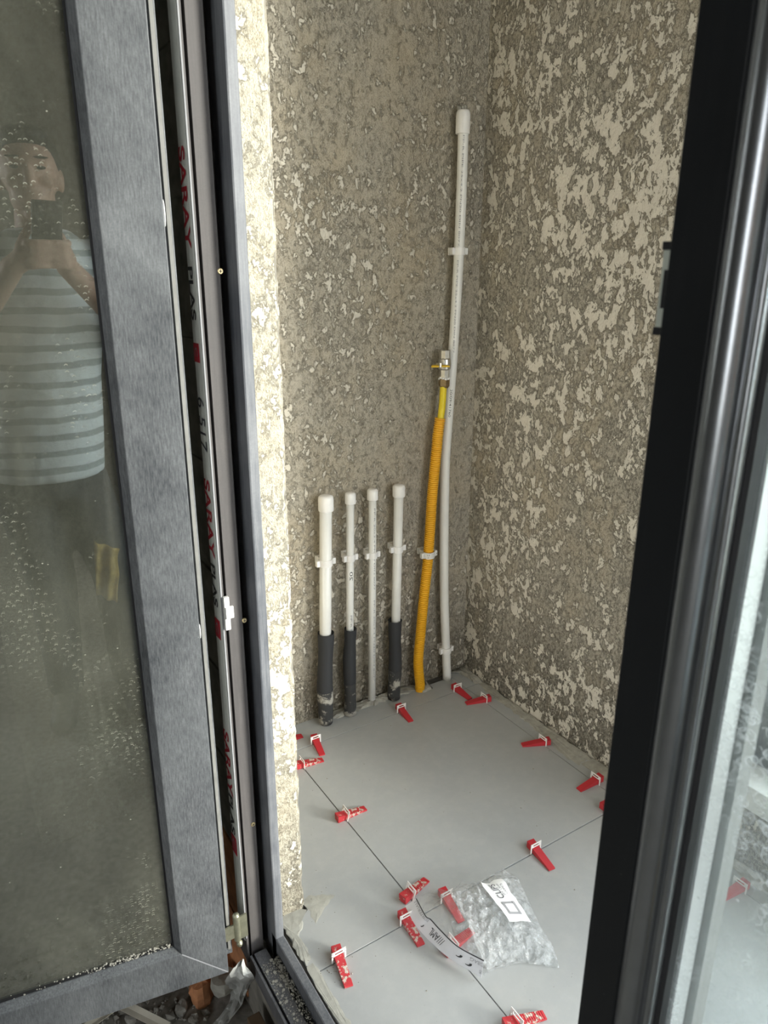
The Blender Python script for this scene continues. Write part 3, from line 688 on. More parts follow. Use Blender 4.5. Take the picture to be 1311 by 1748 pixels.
# tall white drain pipe in the corner
YT = .672
dp = empty('drain_pipe', (.565, YT, 0)); tag(dp, 'tall white pipe bending gently up the wall beside the corner', 'pipe')
ppx = [(763, 1152), (761, 1100), (758.5, 1024), (758, 917), (759, 830), (760.5, 780), (765, 715), (772, 620), (778, 530), (783.5, 430), (788, 320), (791, 219)]
raw = [wp(*q, YT) for q in ppx]
def spline(pts, k=6):
    out = []
    for i in range(len(pts)-1):
        p0, p1, p2, p3 = pts[max(i-1, 0)], pts[i], pts[i+1], pts[min(i+2, len(pts)-1)]
        for j in range(k):
            u = j/k; out.append(.5*((2*p1)+(p2-p0)*u+(2*p0-5*p1+4*p2-p3)*u*u+(3*p1-p0-3*p2+p3)*u**3))
    out.append(pts[-1]); return out
path = spline(raw); path[0].z = 0.0
MB().tube(path, .0132, 20).build('pipe', M['pipe_white'], dp, smooth=True)
Tt = wp(791, 188, YT)
cp = cap_mb(Tt, .0175, .052).build('end_cap', M['clip_white'], dp, smooth=True); cp.modifiers.new('e', 'EDGE_SPLIT').split_angle = math.radians(60)
mb = MB(); rr = random.Random(9)
for k in range(7): mb.ellipsoid((Tt.x+rr.uniform(-.009, .012), YT+.006+rr.uniform(0, .02), Tt.z+.004+rr.uniform(0, .008)), (.006, .006, .006), 8, 5)
mb.build('mortar_lump', M['mortar'], dp, smooth=True)
pa, pb_ = raw[-5], raw[-1]
for f0, f1 in ((.97, .52), (.46, .05)): pipe_print(dp, pa, pb_, .0132, 'PP-R PIPE 25x4.2 PN20 DIN 8077', f0, f1, -128, .0040)
pipe_print(dp, raw[-6], raw[-5], .0132, '20/09/41760', .55, .05, -128, .006, 'black_print')
clip_thing(wp(783.5, 429, YT), .0132, 'white clip high on the tall corner pipe')
clip_thing(wp(761.3, 1109, YT), .0132, 'white clip near the foot of the tall corner pipe')

# yellow gas pipe in corrugated conduit with ball valve
YG = .664
gp = empty('gas_pipe', (.462, YG, 0)); tag(gp, 'yellow gas pipe in corrugated orange conduit topped by a ball valve', 'gas pipe')
cpx = [(717, 1168), (714, 1130), (718, 1080), (724, 1015), (730, 960), (734, 905), (737.5, 850), (742, 800), (745, 770), (747.5, 742), (751.5, 713)]
cp_ = spline([wp(*q, YG) for q in cpx], 40); cp_[0].z = 0
# resample evenly, ribs every 4.2 mm
lens = [0]
for a, b in zip(cp_, cp_[1:]): lens.append(lens[-1]+(b-a).length)
def at_len(s_):
    import bisect
    i = min(max(bisect.bisect_left(lens, s_), 1), len(cp_)-1); u = (s_-lens[i-1])/max(1e-9, lens[i]-lens[i-1]); return cp_[i-1].lerp(cp_[i], u)
pth, rad = [], []; s_ = 0
while s_ < lens[-1]:
    for ds, rr_ in ((0, .0118), (.0012, .0148), (.0034, .0148), (.0046, .0118)):
        pth.append(at_len(min(s_+ds, lens[-1]))); rad.append(rr_)
    s_ += .0058
MB().tube(pth, rad, 18, cap=False).build('corrugated_conduit', M['conduit'], gp)['label'] = 'orange yellow corrugated conduit'
g_in = spline([wp(*q, YG-.001) for q in ((747.5, 742), (752, 715), (755, 690), (757, 657))], 6)
MB().tube(g_in, .0092, 18).build('gas_tube', M['gas_yellow'], gp, smooth=True)
for f0, f1 in ((.85, .5), (.4, .1)): pipe_print(gp, g_in[7], g_in[-1], .0092, 'EN 1555 GAS', f0, f1, -62, .004, 'black_print')
def hexr(c, r, z, n=6, ph=.2): return [(c.x+r*math.cos(2*math.pi*k/n+ph), c.y+r*math.sin(2*math.pi*k/n+ph), z) for k in range(n)]
def zz(y): return wp(759, y, YG).z
vc = wp(758, 657, YG); vx = lambda y: Vector((wp(758+(657-y)*.03, y, YG).x, YG, 0))
mb = MB(); mb.loft([hexr(vx(660), .0105, zz(662)), hexr(vx(658), .0150, zz(658)), hexr(vx(650), .0150, zz(648)), hexr(vx(646), .0135, zz(646))]); mb.build('nut', M['nut'], gp)
mb = MB()
for k in range(10):
    a = k*.63; mb.ellipsoid((vx(645).x+.0125*math.cos(a), YG+.0125*math.sin(a), zz(645)+random.uniform(-.003, .002)), (.0042, .0042, .003), 7, 5)
mb.build('sealing_tape', M['tape'], gp)
vb = MB()
vb.loft([hexr(vx(646), .0135, zz(646), 8), hexr(vx(628), .0135, zz(629), 8)])
vb.tube([(vx(631).x, YG, zz(631)), (vx(629).x, YG, zz(629)), (vx(622).x, YG, zz(621)), (vx(614).x, YG, zz(613)), (vx(611).x, YG, zz(611))], [.0135, .0165, .0172, .0160, .0135], 20)
vb.loft([hexr(vx(612), .0145, zz(612), 8), hexr(vx(598), .0145, zz(598), 8), hexr(vx(598), .0105, zz(598), 8), hexr(vx(604), .0105, zz(605), 8)], cap=True)
vbody = vb.build('valve_body', M['steel'], gp); vbody['label'] = 'nickel plated ball valve'
st = vx(622); zs = zz(622)
MB().tube([(st.x-.012, YG-.004, zs), (st.x-.030, YG-.008, zs)], .0062, 12).build('valve_stem', M['steel'], vbody)
lv = MB()
for q, dz in (((738, 625), 0),): pass
A = Vector((st.x-.024, YG-.010, zs-.001)); dirv = Vector((-.35, -.93, -.10)).normalized(); sid = Vector((-.93, .35, 0))
for s1, s2 in ((-.026, -.004), (.004, .026)):
    lv.loft([[A+dirv*(-.004)+sid*(s1*.8)+Vector((0, 0, q)) for q in (-.0018, .0018)]+[A+dirv*(-.004)+sid*(s2*.8)+Vector((0, 0, q)) for q in (.0018, -.0018)],
             [A+dirv*.010+sid*s1+Vector((0, 0, q)) for q in (-.0025, .0012)]+[A+dirv*.010+sid*s2+Vector((0, 0, q)) for q in (.0012, -.0025)]])
lv.build('butterfly_handle', M['handle_yellow'], gp, bevel=.0015)['label'] = 'yellow butterfly handle'
MB().tube([A+Vector((.002, 0, -.004)), A+Vector((.002, 0, .007))], .0050, 8).build('handle_nut', M['steel'], gp)
clip_thing(wp(731.5, 946, YG), .0152, 'spattered white clip on the orange corrugated conduit', 'white_dirty')

# ================================================================== TILE LEVELLING WEDGES
def wedge_mesh(mat):
    mb = MB(); xs = [-.020+.077*k/18 for k in range(19)]; top = lambda x: .0155-.0120*(x+.020)/.077
    pts = [(-.020, 0.0003)]
    for k in range(18):
        pts.append((xs[k], top(xs[k])+(.0004 if k > 4 else .0008))); pts.append((xs[k+1], top(xs[k+1])+(-.0003 if k > 4 else .0008)))
    pts.append((.057, .0003))
    wl = lambda x: .0090-.0012*(x+.02)/.077
    mb.loft([[(x, -wl(x), z) for x, z in pts], [(x, wl(x), z) for x, z in pts]])
    o_ = mb.build('wedge', M[mat]); return o_
def clip_mesh():
    mb = MB(); t_ = .0007
    for a, b in (((-t_, -.0150, 0), (t_, -.0120, .0235)), ((-t_, .0120, 0), (t_, .0150, .0235)), ((-t_, -.0150, .0150), (t_, .0150, .0172)), ((-t_, -.0150, .0215), (t_, .0150, .0245)), ((-t_, -.0125, .017), (t_, -.0085, .0218)), ((-t_, .0085, .017), (t_, .0125, .0218))): mb.box(a, b)
    return mb.build('spacer_clip', M['clip_white'])
WP = {'wedge': wedge_mesh('wedge'), 'wedge_dirty': wedge_mesh('wedge_dirty')}; CP = clip_mesh()
used = set()
def leveller(foot, thin, label, dirty=False, tilt=0, clip=True, slide=0):
    """foot = clip position on its joint (x, y); thin = pixel of the wedge's thin end"""
    q = hit(*thin, 2, .002) if not isinstance(thin, float) else None
    a = math.atan2(q.y-foot[1], q.x-foot[0]) if q else thin
    t = empty('levelling_wedge', (foot[0], foot[1], .0004), a); tag(t, label, 'wedge', 'tile levelling wedges on the floor joints')
    src = WP['wedge_dirty' if dirty else 'wedge']
    w = src if src.name not in used else src.copy()
    if src.name not in used: used.add(src.name)
    else: COL.objects.link(w)
    w.parent = t; w.location = (slide, 0, 0)
    if clip:
        c = CP if 'c' not in used else CP.copy()
        if 'c' in used: COL.objects.link(c)
        used.add('c')
        c.parent = t
        joint_a = 0 if abs(math.sin(a)) < .7 else math.pi/2    # plate lies along its joint
        base = joint_a - a
        while base > math.pi/2: base -= math.pi
        while base < -math.pi/2: base += math.pi
        c.rotation_euler = (0, tilt, base)
    return t
leveller((.351, .6), (699, 1229), 'clean red wedge on the back joint below the foam-wrapped pipe nearest the conduit')
leveller((.074, .6), (550, 1289), 'clean red wedge on the back joint, its tip touching a mortared wedge')
leveller((0, .534), (551, 1297), 'mortared red wedge partly behind the plaster reveal, touching a clean wedge tip', True)
leveller((0, .652), (516, 1256), 'red wedge tip peeking from behind the plaster reveal at the back strip')
leveller((.556, .6), (806, 1196), 'red wedge in the far corner pair, lying on the joint by the pipe wall')
leveller((XJ, .515), (801, 1200), 'red wedge in the far corner pair, lying on the joint along the right wall')
leveller((XJ, .272), (889, 1272), 'red wedge alone at mid length of the joint along the right wall')
leveller((XJ, .088), (985, 1350), 'bright red wedge on the wall-side joint near the edge of the closed leaf')
leveller((.535, 0), math.radians(-92), 'red wedge mostly hidden behind the closed door leaf, blunt end showing')
leveller((0, .315), (621, 1381), 'mortared red wedge alone on the joint level with the plaster reveal', True, .25)
leveller((0, .050), (730, 1500), 'mortared red wedge just above the printed header card', True, .3)
leveller((.302, 0), (942, 1484), 'clean red wedge on the joint beyond the plastic bag')
leveller((-.040, 0), (717, 1611), 'mortared red wedge tucked against the printed header card', True)
leveller((-.190, 0), (595, 1683), 'mortared red wedge standing alone near the door sill', True)
leveller((.058, 0), (786, 1572), 'red wedge with clip seen through the clear mouth of the bag')
leveller((0, -.092), (804, 1590), 'red wedge lying crosswise under the bag behind the header card', False, .2)
leveller((0, -.265), (938, 1730), 'mortared red wedge beyond the bag on the joint in front of the header card', True, .2)
leveller((XJ-.004, -.300), (1224, 1538), 'red wedge seen through the glass of the closed leaf')

# ================================================================== PLASTIC BAG
bag = empty('plastic_bag', hit(800, 1590, 2, 0)); tag(bag, 'torn clear plastic bag with grey header card and white label on the tiles', 'bag')
def coons(top, bot, end0, end1, nu, nv):
    """patch between four polylines of points (u along top/bot, v from top to bot)"""
    def sample(pl, t_):
        L_ = [0]
        for a, b in zip(pl, pl[1:]): L_.append(L_[-1]+(b-a).length)
        s_ = t_*L_[-1]
        for i in range(1, len(pl)):
            if s_ <= L_[i] or i == len(pl)-1: return pl[i-1].lerp(pl[i], min(1, (s_-L_[i-1])/max(1e-9, L_[i]-L_[i-1])))
    g = []
    for i in range(nu+1):
        u = i/nu; row = []
        for j in range(nv+1):
            v = j/nv
            q = sample(top, u)*(1-v)+sample(bot, u)*v+sample(end0, v)*(1-u)+sample(end1, v)*u-((top[0]*(1-u)+top[-1]*u)*(1-v)+(bot[0]*(1-u)+bot[-1]*u)*v)
            row.append(q)
        g.append(row)
    return g
def ridge(x, y, s_, k): return 1-abs(noise.noise(Vector((x*s_, y*s_, k))))*2
def fpx(l): return [hit(x, y, 2, z) for x, y, z in l]
top = fpx([(770, 1518, .030), (788, 1498, .040), (815, 1500, .050), (836, 1486, .055), (858, 1478, .035)])
bot = fpx([(827, 1640, .038), (832, 1655, .012), (850, 1648, .010), (885, 1637, .012), (925, 1645, .006), (955, 1653, .003)])
e0 = fpx([(770, 1518, .030), (771, 1545, .050), (787, 1570, .055), (800, 1592, .050), (815, 1620, .045), (827, 1640, .038)])
e1 = fpx([(858, 1478, .035), (885, 1495, .030), (905, 1540, .022), (925, 1582, .015), (948, 1622, .010), (955, 1653, .003)])
NU, NV = 44, 44
g = coons(top, bot, e0, e1, NU, NV)
mb = MB(); vt, vbm = [], []
for i in range(NU+1):
    for j in range(NV+1):
        q = g[i][j]; u, v = i/NU, j/NV
        inner = min(1, 4*v)*min(1, 4*(1-v))*min(1, 4*(1-u)); inner = max(0, inner)
        wr_ = (ridge(q.x, q.y, 22, 1.3)*.5+ridge(q.x+q.y*.5, q.y-q.x, 48, 4.1)*.35+ridge(q.x, q.y, 95, 8)*.16-.45)
        z = q.z*.75+.030*inner*(1-.45*u)+wr_*.016*(.35+.65*inner)
        z = max(z, .0035)
        sh = Vector((noise.noise(Vector((q.x*40, q.y*40, 2)))*.003, noise.noise(Vector((q.x*40, q.y*40, 7)))*.003, 0))
        vt.append(Vector((q.x, q.y, z))+sh*inner)
        vbm.append(Vector((q.x, q.y, min(z-.0008, .0018+.003*abs(noise.noise(Vector((q.x*60, q.y*60, 3)))))))+sh)
n_ = NV+1; fs = [(i*n_+j, (i+1)*n_+j, (i+1)*n_+j+1, i*n_+j+1) for i in range(NU) for j in range(NV)]
mb.add(vt, fs); mb.add(vbm, fs)
bagtop = {(i, j): vt[i*n_+j] for i in range(NU+1) for j in range(NV+1)}
mb.build('bag_film', M['bag'], bag, smooth=True)['label'] = 'crumpled clear film'
# header card standing along the mouth
cu_ = spline(fpx([(711, 1533, .040), (727, 1562.6, .040), (736, 1569, .040), (751.5, 1586, .040), (781.3, 1614.5, .042), (821.5, 1636.5, .044), (826, 1638.5, .044)]), 8)
cl_ = spline(fpx([(692, 1547, .020), (705, 1573, .014), (717, 1589, .010), (736, 1609, .008), (766, 1635, .008), (815, 1665, .010), (822, 1669, .010)]), 8)
nrm = Vector((-.6, -.7, .4)).normalized()
mb = MB(); vs_ = []
for a, b in zip(cu_, cl_):
    for k in range(5): vs_.append(a.lerp(b, k/4))
for a, b in zip(cu_, cl_):
    for k in range(5): vs_.append(a.lerp(b, k/4)-nrm*.0007)
nc = len(cu_); fs = [(i*5+k, (i+1)*5+k, (i+1)*5+k+1, i*5+k+1) for i in range(nc-1) for k in range(4)]
fs += [tuple(q+nc*5 for q in f) for f in fs]
mb.add(vs_, fs); card = mb.build('header_card', M['paper'], bag, smooth=True); card['label'] = 'grey header card printed AML'
def on_card(a, b):                        # a: 0 at lower right end .. 1 upper left; b: 0 at top edge .. 1 at bottom edge (text stands upside down)
    s_ = (1-a)*(nc-1); i = min(int(s_), nc-2); u = s_-i
    return cu_[i].lerp(cu_[i+1], u).lerp(cl_[i].lerp(cl_[i+1], u), b)+nrm*.0006
def card_text(txt, a0, a1, b0, b1, name, mat):
    put_text(txt, name, M[mat], None, None, None, 1, 1, bag, lambda x, y: on_card(a0+(a1-a0)*x, b0+(b1-b0)*y))
card_text('///AML', .42, .58, .28, .74, 'brand_lettering', 'black_print')
card_text('BUILD MATERIALS', .68, .98, .10, .30, 'small_lettering', 'grey_print')
card_text('CLIPS', .085, .155, .62, .82, 'small_lettering', 'grey_print')
card_text('100PCS/BAG', .05, .24, .20, .40, 'small_lettering', 'grey_print')
mb = MB(); 
for i in range(nc-1):
    a, b = cu_[i], cu_[i+1]; a2, b2 = a.lerp(cl_[i], .07), b.lerp(cl_[i+1], .07); mb.add([a+nrm*.0005, b+nrm*.0005, b2+nrm*.0005, a2+nrm*.0005], [(0, 1, 2, 3)])
mb.build('black_border', M['black_print'], bag)
for a0, b0 in ((.30, .45), (.24, .62), (.70, .62)):
    mb = MB(); pts = []
    for k in range(9):
        t_ = math.pi*k/8*.8; pts.append((a0+.022*math.cos(t_+1.0), b0+.16*math.sin(t_+1.0), a0+.012*math.cos(t_+1.0)+.004, b0+.11*math.sin(t_+1.0)))
    for p_, q_ in zip(pts, pts[1:]): mb.add([on_card(p_[0], p_[1]), on_card(q_[0], q_[1]), on_card(q_[2], q_[3]), on_card(p_[2], p_[3])], [(0, 1, 2, 3)])
    mb.build('printed_arc', M['black_print'], bag)
# clear film between card and crumpled part
mb = MB(); vs_ = []; n1, n2 = 30, 18
for i in range(n1+1):
    ci = cu_[min(int(i/n1*(nc-1)), nc-1)]
    L_ = i/n1*NV; jj = min(int(L_), NV-1); e_ = bagtop[(0, jj)].lerp(bagtop[(0, jj+1)], L_-jj)
    for k in range(n2+1):
        u = k/n2; q = ci.lerp(e_, u); w_ = math.sin(math.pi*u)
        q.z += .010*w_+w_*(ridge(q.x, q.y, 30, 5)-.5)*.010; vs_.append(q)
fs = [(i*(n2+1)+k, (i+1)*(n2+1)+k, (i+1)*(n2+1)+k+1, i*(n2+1)+k+1) for i in range(n1) for k in range(n2)]
mb.add(vs_, fs).build('mouth_film', M['bag_thin'], bag, smooth=True)
# white label on the bag: follows the film below it
lc = fpx([(816.3, 1505.6, .062), (855.2, 1500.4, .062), (907, 1569, .050), (869.5, 1577, .050)])
def lab(a, b, h=0):                        # a along the long side, b across
    q = lc[0].lerp(lc[3], a).lerp(lc[1].lerp(lc[2], a), b)
    z = max([w.z for w in vt if (w.x-q.x)**2+(w.y-q.y)**2 < .009**2] or [.03]); return Vector((q.x, q.y, z))
LG = [[lab(i/12, j/6) for j in range(7)] for i in range(13)]
for _ in range(2): LG = [[sum((LG[min(max(i+a, 0), 12)][min(max(j+b, 0), 6)] for a in (-1, 0, 1) for b in (-1, 0, 1)), Vector())/9 if 0 < i < 12 and 0 < j < 6 else LG[i][j] for j in range(7)] for i in range(13)]
def lab2(a, b, h=.003):
    x, y = min(max(a, 0), .9999)*12, min(max(b, 0), .9999)*6; i, j = int(x), int(y); u, v = x-i, y-j
    return LG[i][j].lerp(LG[i+1][j], u).lerp(LG[i][j+1].lerp(LG[i+1][j+1], u), v)+Vector((0, 0, h))
mb = MB(); mb.add([lab2(i/12, j/6) for i in range(13) for j in range(7)], [(i*7+j, (i+1)*7+j, (i+1)*7+j+1, i*7+j+1) for i in range(12) for j in range(6)])
mb.build('label_sheet', M['label_paper'], bag, smooth=True)['label'] = 'white paper label'
def lab_text(txt, a0, a1, b0, b1): put_text(txt, 'label_lettering', M['ink'], None, None, None, 1, 1, bag, lambda x, y: lab2(a0+(a1-a0)*x, b0+(b1-b0)*y, .0042))
lab_text('CLIPS', .50, .12, .52, .26); lab_text('SET 1,5mm', .44, .14, .66, .56); lab_text('100PCS', .40, .16, .80, .71)
mb = MB(); ia, ib, ja, jb = .58, .86, .22, .80; wv = .04
for a0, a1, b0, b1 in ((ia, ib, ja, ja+.10), (ia, ib, jb-.10, jb), (ia, ia+.05, ja, jb), (ib-.05, ib, ja, jb)):
    mb.add([lab2(a0, b0, .0042), lab2(a1, b0, .0042), lab2(a1, b1, .0042), lab2(a0, b1, .0042)], [(0, 1, 2, 3)])
mb.build('label_drawing', M['grey_print'], bag)

# ================================================================== RUBBLE UNDER THE OPEN LEAF
def ground_px(x, y, z=ZR+.01): return hit(x, y, 2, z)
def gravel():
    r = random.Random(31); mb = MB()
    for _ in range(2600):
        x, y = r.uniform(-.95, -.375), r.uniform(-.25, .60); s_ = r.choice((.002, .003, .003, .004, .005, .007, .010 if r.random() < .3 else .004))
        z = ZR+noise.noise(Vector((x*6, y*6, 0)))*.018+noise.noise(Vector((x*25, y*25, 4)))*.012
        a = r.uniform(0, 6); R_ = Matrix.Rotation(a, 3, 'Z') @ Matrix.Rotation(r.uniform(0, 3), 3, 'X')
        pts = [R_ @ Vector((s_*dx*r.uniform(.7, 1.3), s_*dy*r.uniform(.7, 1.3), s_*dz*r.uniform(.6, 1.1))) for dx, dy, dz in ((1,0,0),(-1,0,0),(0,1,0),(0,-1,0),(0,0,1),(0,0,-1))]
        mb.add([Vector((x, y, z+s_*.3))+q for q in pts], [(0,2,4),(2,1,4),(1,3,4),(3,0,4),(2,0,5),(1,2,5),(3,1,5),(0,3,5)])
    return mb
tag(gravel().build('gravel', M['gravel']), 'grey crushed rubble strewn on the room floor', 'gravel', kind='stuff')
def strip_thing(name, pts, wid, thick, mat, label, cat, roll=0, wob=.004):
    pts = spline([Vector(q) for q in pts], 6); mb = MB(); rings = []
    for i, q in enumerate(pts):
        t_ = (pts[min(i+1, len(pts)-1)]-pts[max(i-1, 0)]).normalized(); s_ = t_.cross(Vector((0, 0, 1))).normalized()
        s_ = (Matrix.Rotation(roll+wob*40*noise.noise(q*9), 3, t_) @ s_); u_ = s_.cross(t_).normalized()
        rings.append([q-s_*wid/2+u_*wid*.10, q-u_*wid*.02, q+s_*wid/2+u_*wid*.10, q+s_*wid/2+u_*(wid*.10+thick), q+u_*(thick-wid*.02), q-s_*wid/2+u_*(wid*.10+thick)])
    o_ = mb.loft(rings).build(name, M[mat], None, origin=pts[0]); return tag(o_, label, cat)
G = lambda x, y, z=.012: tuple(hit(x, y, 2, ZR+z))
strip_thing('profile_offcut', [G(200, 1712, .02), G(232, 1728, .022), G(285, 1755, .02)], .020, .0016, 'pvc_strip', 'cream plastic strip on the rubble slanting towards the sill', 'offcut')
strip_thing('profile_offcut', [G(206, 1714, .026), G(178, 1734, .03), G(140, 1760, .03)], .018, .0016, 'pvc_strip', 'cream plastic strip on the rubble slanting away from the sill', 'offcut')
# crumpled grey foil by the hinge
def foil():
    pts = [hit(413, 1640, 0, -.345), hit(410, 1668, 0, -.352), hit(408, 1690, 2, ZR+.05), hit(398, 1720, 2, ZR+.03), hit(372, 1752, 2, ZR+.02)]
    pts = spline(pts, 5); mb = MB(); vs_ = []; wd = [.006, .010, .016, .026, .038, .048, .052, .050, .044, .038, .034, .028, .028, .028, .030, .030, .030, .03, .03, .03, .03]
    for i, q in enumerate(pts):
        for k in range(7):
            s_ = (k/6-.5)*wd[i]; vs_.append(q+RT*s_+Vector((0, 0, noise.noise(Vector((q.x*70, k*1.3, q.z*70)))*.008))+FW*(noise.noise(Vector((i*.7, k*.9, 3)))*.010-.004*math.cos(k*1.6)))
    n_ = len(pts); fs = [(i*7+k, (i+1)*7+k, (i+1)*7+k+1, i*7+k+1) for i in range(n_-1) for k in range(6)]
    mb.add(vs_, fs); o_ = mb.build('foil_scrap', M['silver_film'], None, origin=hit(372, 1752, 2, ZR))
    m_ = o_.modifiers.new('s', 'SOLIDIFY'); m_.thickness = .0008; return o_
tag(foil(), 'crumpled grey foil strip hanging from the hinge onto the rubble', 'foil')
def rock(name, c, dims, mat, label, cat, seed, rz=0):
    mb = MB(); r = random.Random(seed); mb.ellipsoid((0, 0, 0), (1, 1, 1), 12, 8); c = Vector(c)
    for v in mb.v:
        k = max(abs(v.x), abs(v.y), abs(v.z)); w = v.lerp(v/max(k, 1e-6), .65)*(1+.22*noise.noise(v*1.7+Vector((seed, 0, 0))))
        w = Matrix.Rotation(rz, 3, 'Z') @ Vector((w.x*dims[0], w.y*dims[1], w.z*dims[2])); v.xyz = c+w
    o_ = mb.build(name, M[mat], None, origin=(c.x, c.y, c.z-dims[2])); return tag(o_, label, cat)
q = ground_px(347, 1700); rock('brick_fragment', (q.x, q.y, ZR+.028), (.028, .018, .030), 'terracotta', 'jagged orange clay brick fragment under the leaf corner', 'brick', 3, .5)
q = ground_px(370, 1690); rock('brick_fragment', (q.x+.01, q.y+.03, ZR+.034), (.045, .026, .036), 'terracotta', 'larger orange brick piece lying in shade beneath the hinge', 'brick', 6, .2)
q = hit(385, 1676, 2, ZR+.075); rock('concrete_chunk', (q.x, q.y+.01, ZR+.066), (.026, .022, .016), 'mortar_pale', 'pale mortar chunk on brick piece below the hinge', 'rubble', 9, .3)
for k, (x, y, s_) in enumerate(((225, 1738, .012), (310, 1722, .014), (330, 1742, .010), (150, 1752, .013))):
    q = ground_px(x, y); rock('rubble_stone', (q.x, q.y, ZR+s_*.8), (s_, s_*.8, s_*.7), 'gravel', ('small grey stone between the two cream plastic strips', 'largest grey stone, beside the orange brick fragment', 'smallest grey stone in front of the orange brick fragment', 'grey stone under the lower end of the outer cream strip')[k], 'stone', 20+k, k)
# plank under the sill
pk = MB().box((-.352, -.62, -.135), (-.327, .06, -.095)).build('wood_plank', M['wood'], None, bevel=.002, origin=(-.35, 0, -.135)); tag(pk, 'weathered brown wooden plank running below the door sill', 'plank')
pk = MB().box((-.362, -.60, ZR+.012), (-.327, .05, -.136)).build('wood_plank', M['wood'], None, bevel=.003, origin=(-.35, 0, ZR+.01)); tag(pk, 'dark packing timber lying on the rubble beneath the plank', 'plank')
# ================================================================== THE PHOTOGRAPHER (seen in the leaf's glass)
NL = Vector((math.sin(TH), math.cos(TH), 0)); PL0 = Vector((-.378, .060, 0))
def mirror_px(x, y, s_):                   # photo pixel -> the point seen by reflection in the leaf, s_ metres behind the lens
    d = ray(x, y); cm = CAM-NL*(2*(CAM-PL0).dot(NL)); dm = d-NL*(2*d.dot(NL))
    return cm+dm*((-s_-(cm-CAM).dot(NL))/dm.dot(NL))
hc = mirror_px(50, 300, .36)
man = empty('person', (hc.x, hc.y-.02, ZR)); tag(man, 'person in striped grey t-shirt holding up a phone, reflected in the dusty glass', 'person')
GF = NL.copy(); GR = Vector((GF.y, -GF.x, 0))
def ml(r, g, z): return Vector((hc.x, hc.y, 0))+GR*r+GF*g+Vector((0, 0, z))
HZ = hc.z
phc = CAM-FW*.034+UP*.078-RT*.026        # centre of the phone
def remesh_obj(mb, name, mat, vox, smooth=6):
    o_ = mb.build(name, mat, man)
    m_ = o_.modifiers.new('r', 'REMESH'); m_.mode = 'VOXEL'; m_.voxel_size = vox; m_.use_smooth_shade = True
    m_ = o_.modifiers.new('s', 'SMOOTH'); m_.iterations = smooth; m_.factor = .5
    return o_
def cap(mb, p0, r0, p1, r1, n=5):
    p0, p1 = Vector(p0), Vector(p1); d = (p1-p0).normalized()
    mb.tube([p0-d*r0*.9, p0-d*r0*.5]+[p0.lerp(p1, k/n) for k in range(n+1)]+[p1+d*r1*.5, p1+d*r1*.9], [r0*.4, r0*.86]+[r0+(r1-r0)*k/n for k in range(n+1)]+[r1*.86, r1*.4], 14)
def torso(mb, rows, seg=22):
    rings = []
    for z, rx, ry, g in rows:
        rings.append([ml(rx*.90*math.cos(a)-.06*max(0, min(1, (SH-.05-z)/.6)), g+ry*math.sin(a), z) for a in (2*math.pi*k/seg for k in range(seg))])
    mb.loft(rings)
SH = HZ-.175                               # shoulder height
sR, sL = ml(.178, -.01, SH-.015), ml(-.178, -.01, SH-.015)
wR = phc+RT*.062-UP*.085-FW*.035; wL = phc-RT*.066-UP*.085-FW*.035
eR, eL = ml(.245, .06, SH-.27), ml(-.235, .07, SH-.275)
body = MB()
rot = Matrix(((GR.x, GF.x, 0), (GR.y, GF.y, 0), (0, 0, 1)))
body.ellipsoid(ml(0, -.012, HZ+.022), (.076, .097, .098), 24, 16, rot); body.ellipsoid(ml(0, .018, HZ-.048), (.058, .070, .070), 20, 12, rot); body.ellipsoid(ml(0, .060, HZ-.100), (.026, .022, .018), 12, 8, rot)
cap(body, ml(0, .080, HZ+.022), .008, ml(0, .100, HZ-.022), .014); body.ellipsoid(ml(0, .092, HZ-.022), (.018, .013, .010), 12, 8, rot)
body.ellipsoid(ml(0, .074, HZ+.036), (.050, .018, .010), 14, 8, rot); body.ellipsoid(ml(0, .083, HZ-.060), (.024, .010, .006), 12, 6, rot); body.ellipsoid(ml(0, .081, HZ-.069), (.021, .010, .006), 12, 6, rot)
for s_ in (-1, 1):
    body.ellipsoid(ml(s_*.077, -.012, HZ-.005), (.010, .018, .032), 10, 8, rot); body.ellipsoid(ml(s_*.036, .060, HZ-.018), (.024, .018, .018), 12, 8, rot)
cap(body, ml(0, -.015, HZ-.09), .054, ml(0, -.02, SH+.0), .062)
torso(body, [(SH-.62, .125, .085, 0), (SH-.55, .130, .09, 0), (SH-.40, .140, .10, 0), (SH-.22, .165, .112, 0), (SH-.08, .170, .105, -.01), (SH-.01, .13, .085, -.015), (SH+.03, .06, .06, -.02)])
for sh, el, wr_ in ((sR, eR, wR), (sL, eL, wL)):
    cap(body, sh, .050, el, .038); cap(body, el, .040, wr_, .027)
for s_ in (-1, 1):
    cap(body, ml(s_*.065-.06, 0, SH-.62), .065, ml(s_*.095, .02, .28), .058); cap(body, ml(s_*.095, .02, .28), .055, ml(s_*.10, -.01, ZR+.10), .038); cap(body, ml(s_*.10, -.03, ZR+.05), .036, ml(s_*.11, .14, ZR+.035), .030)
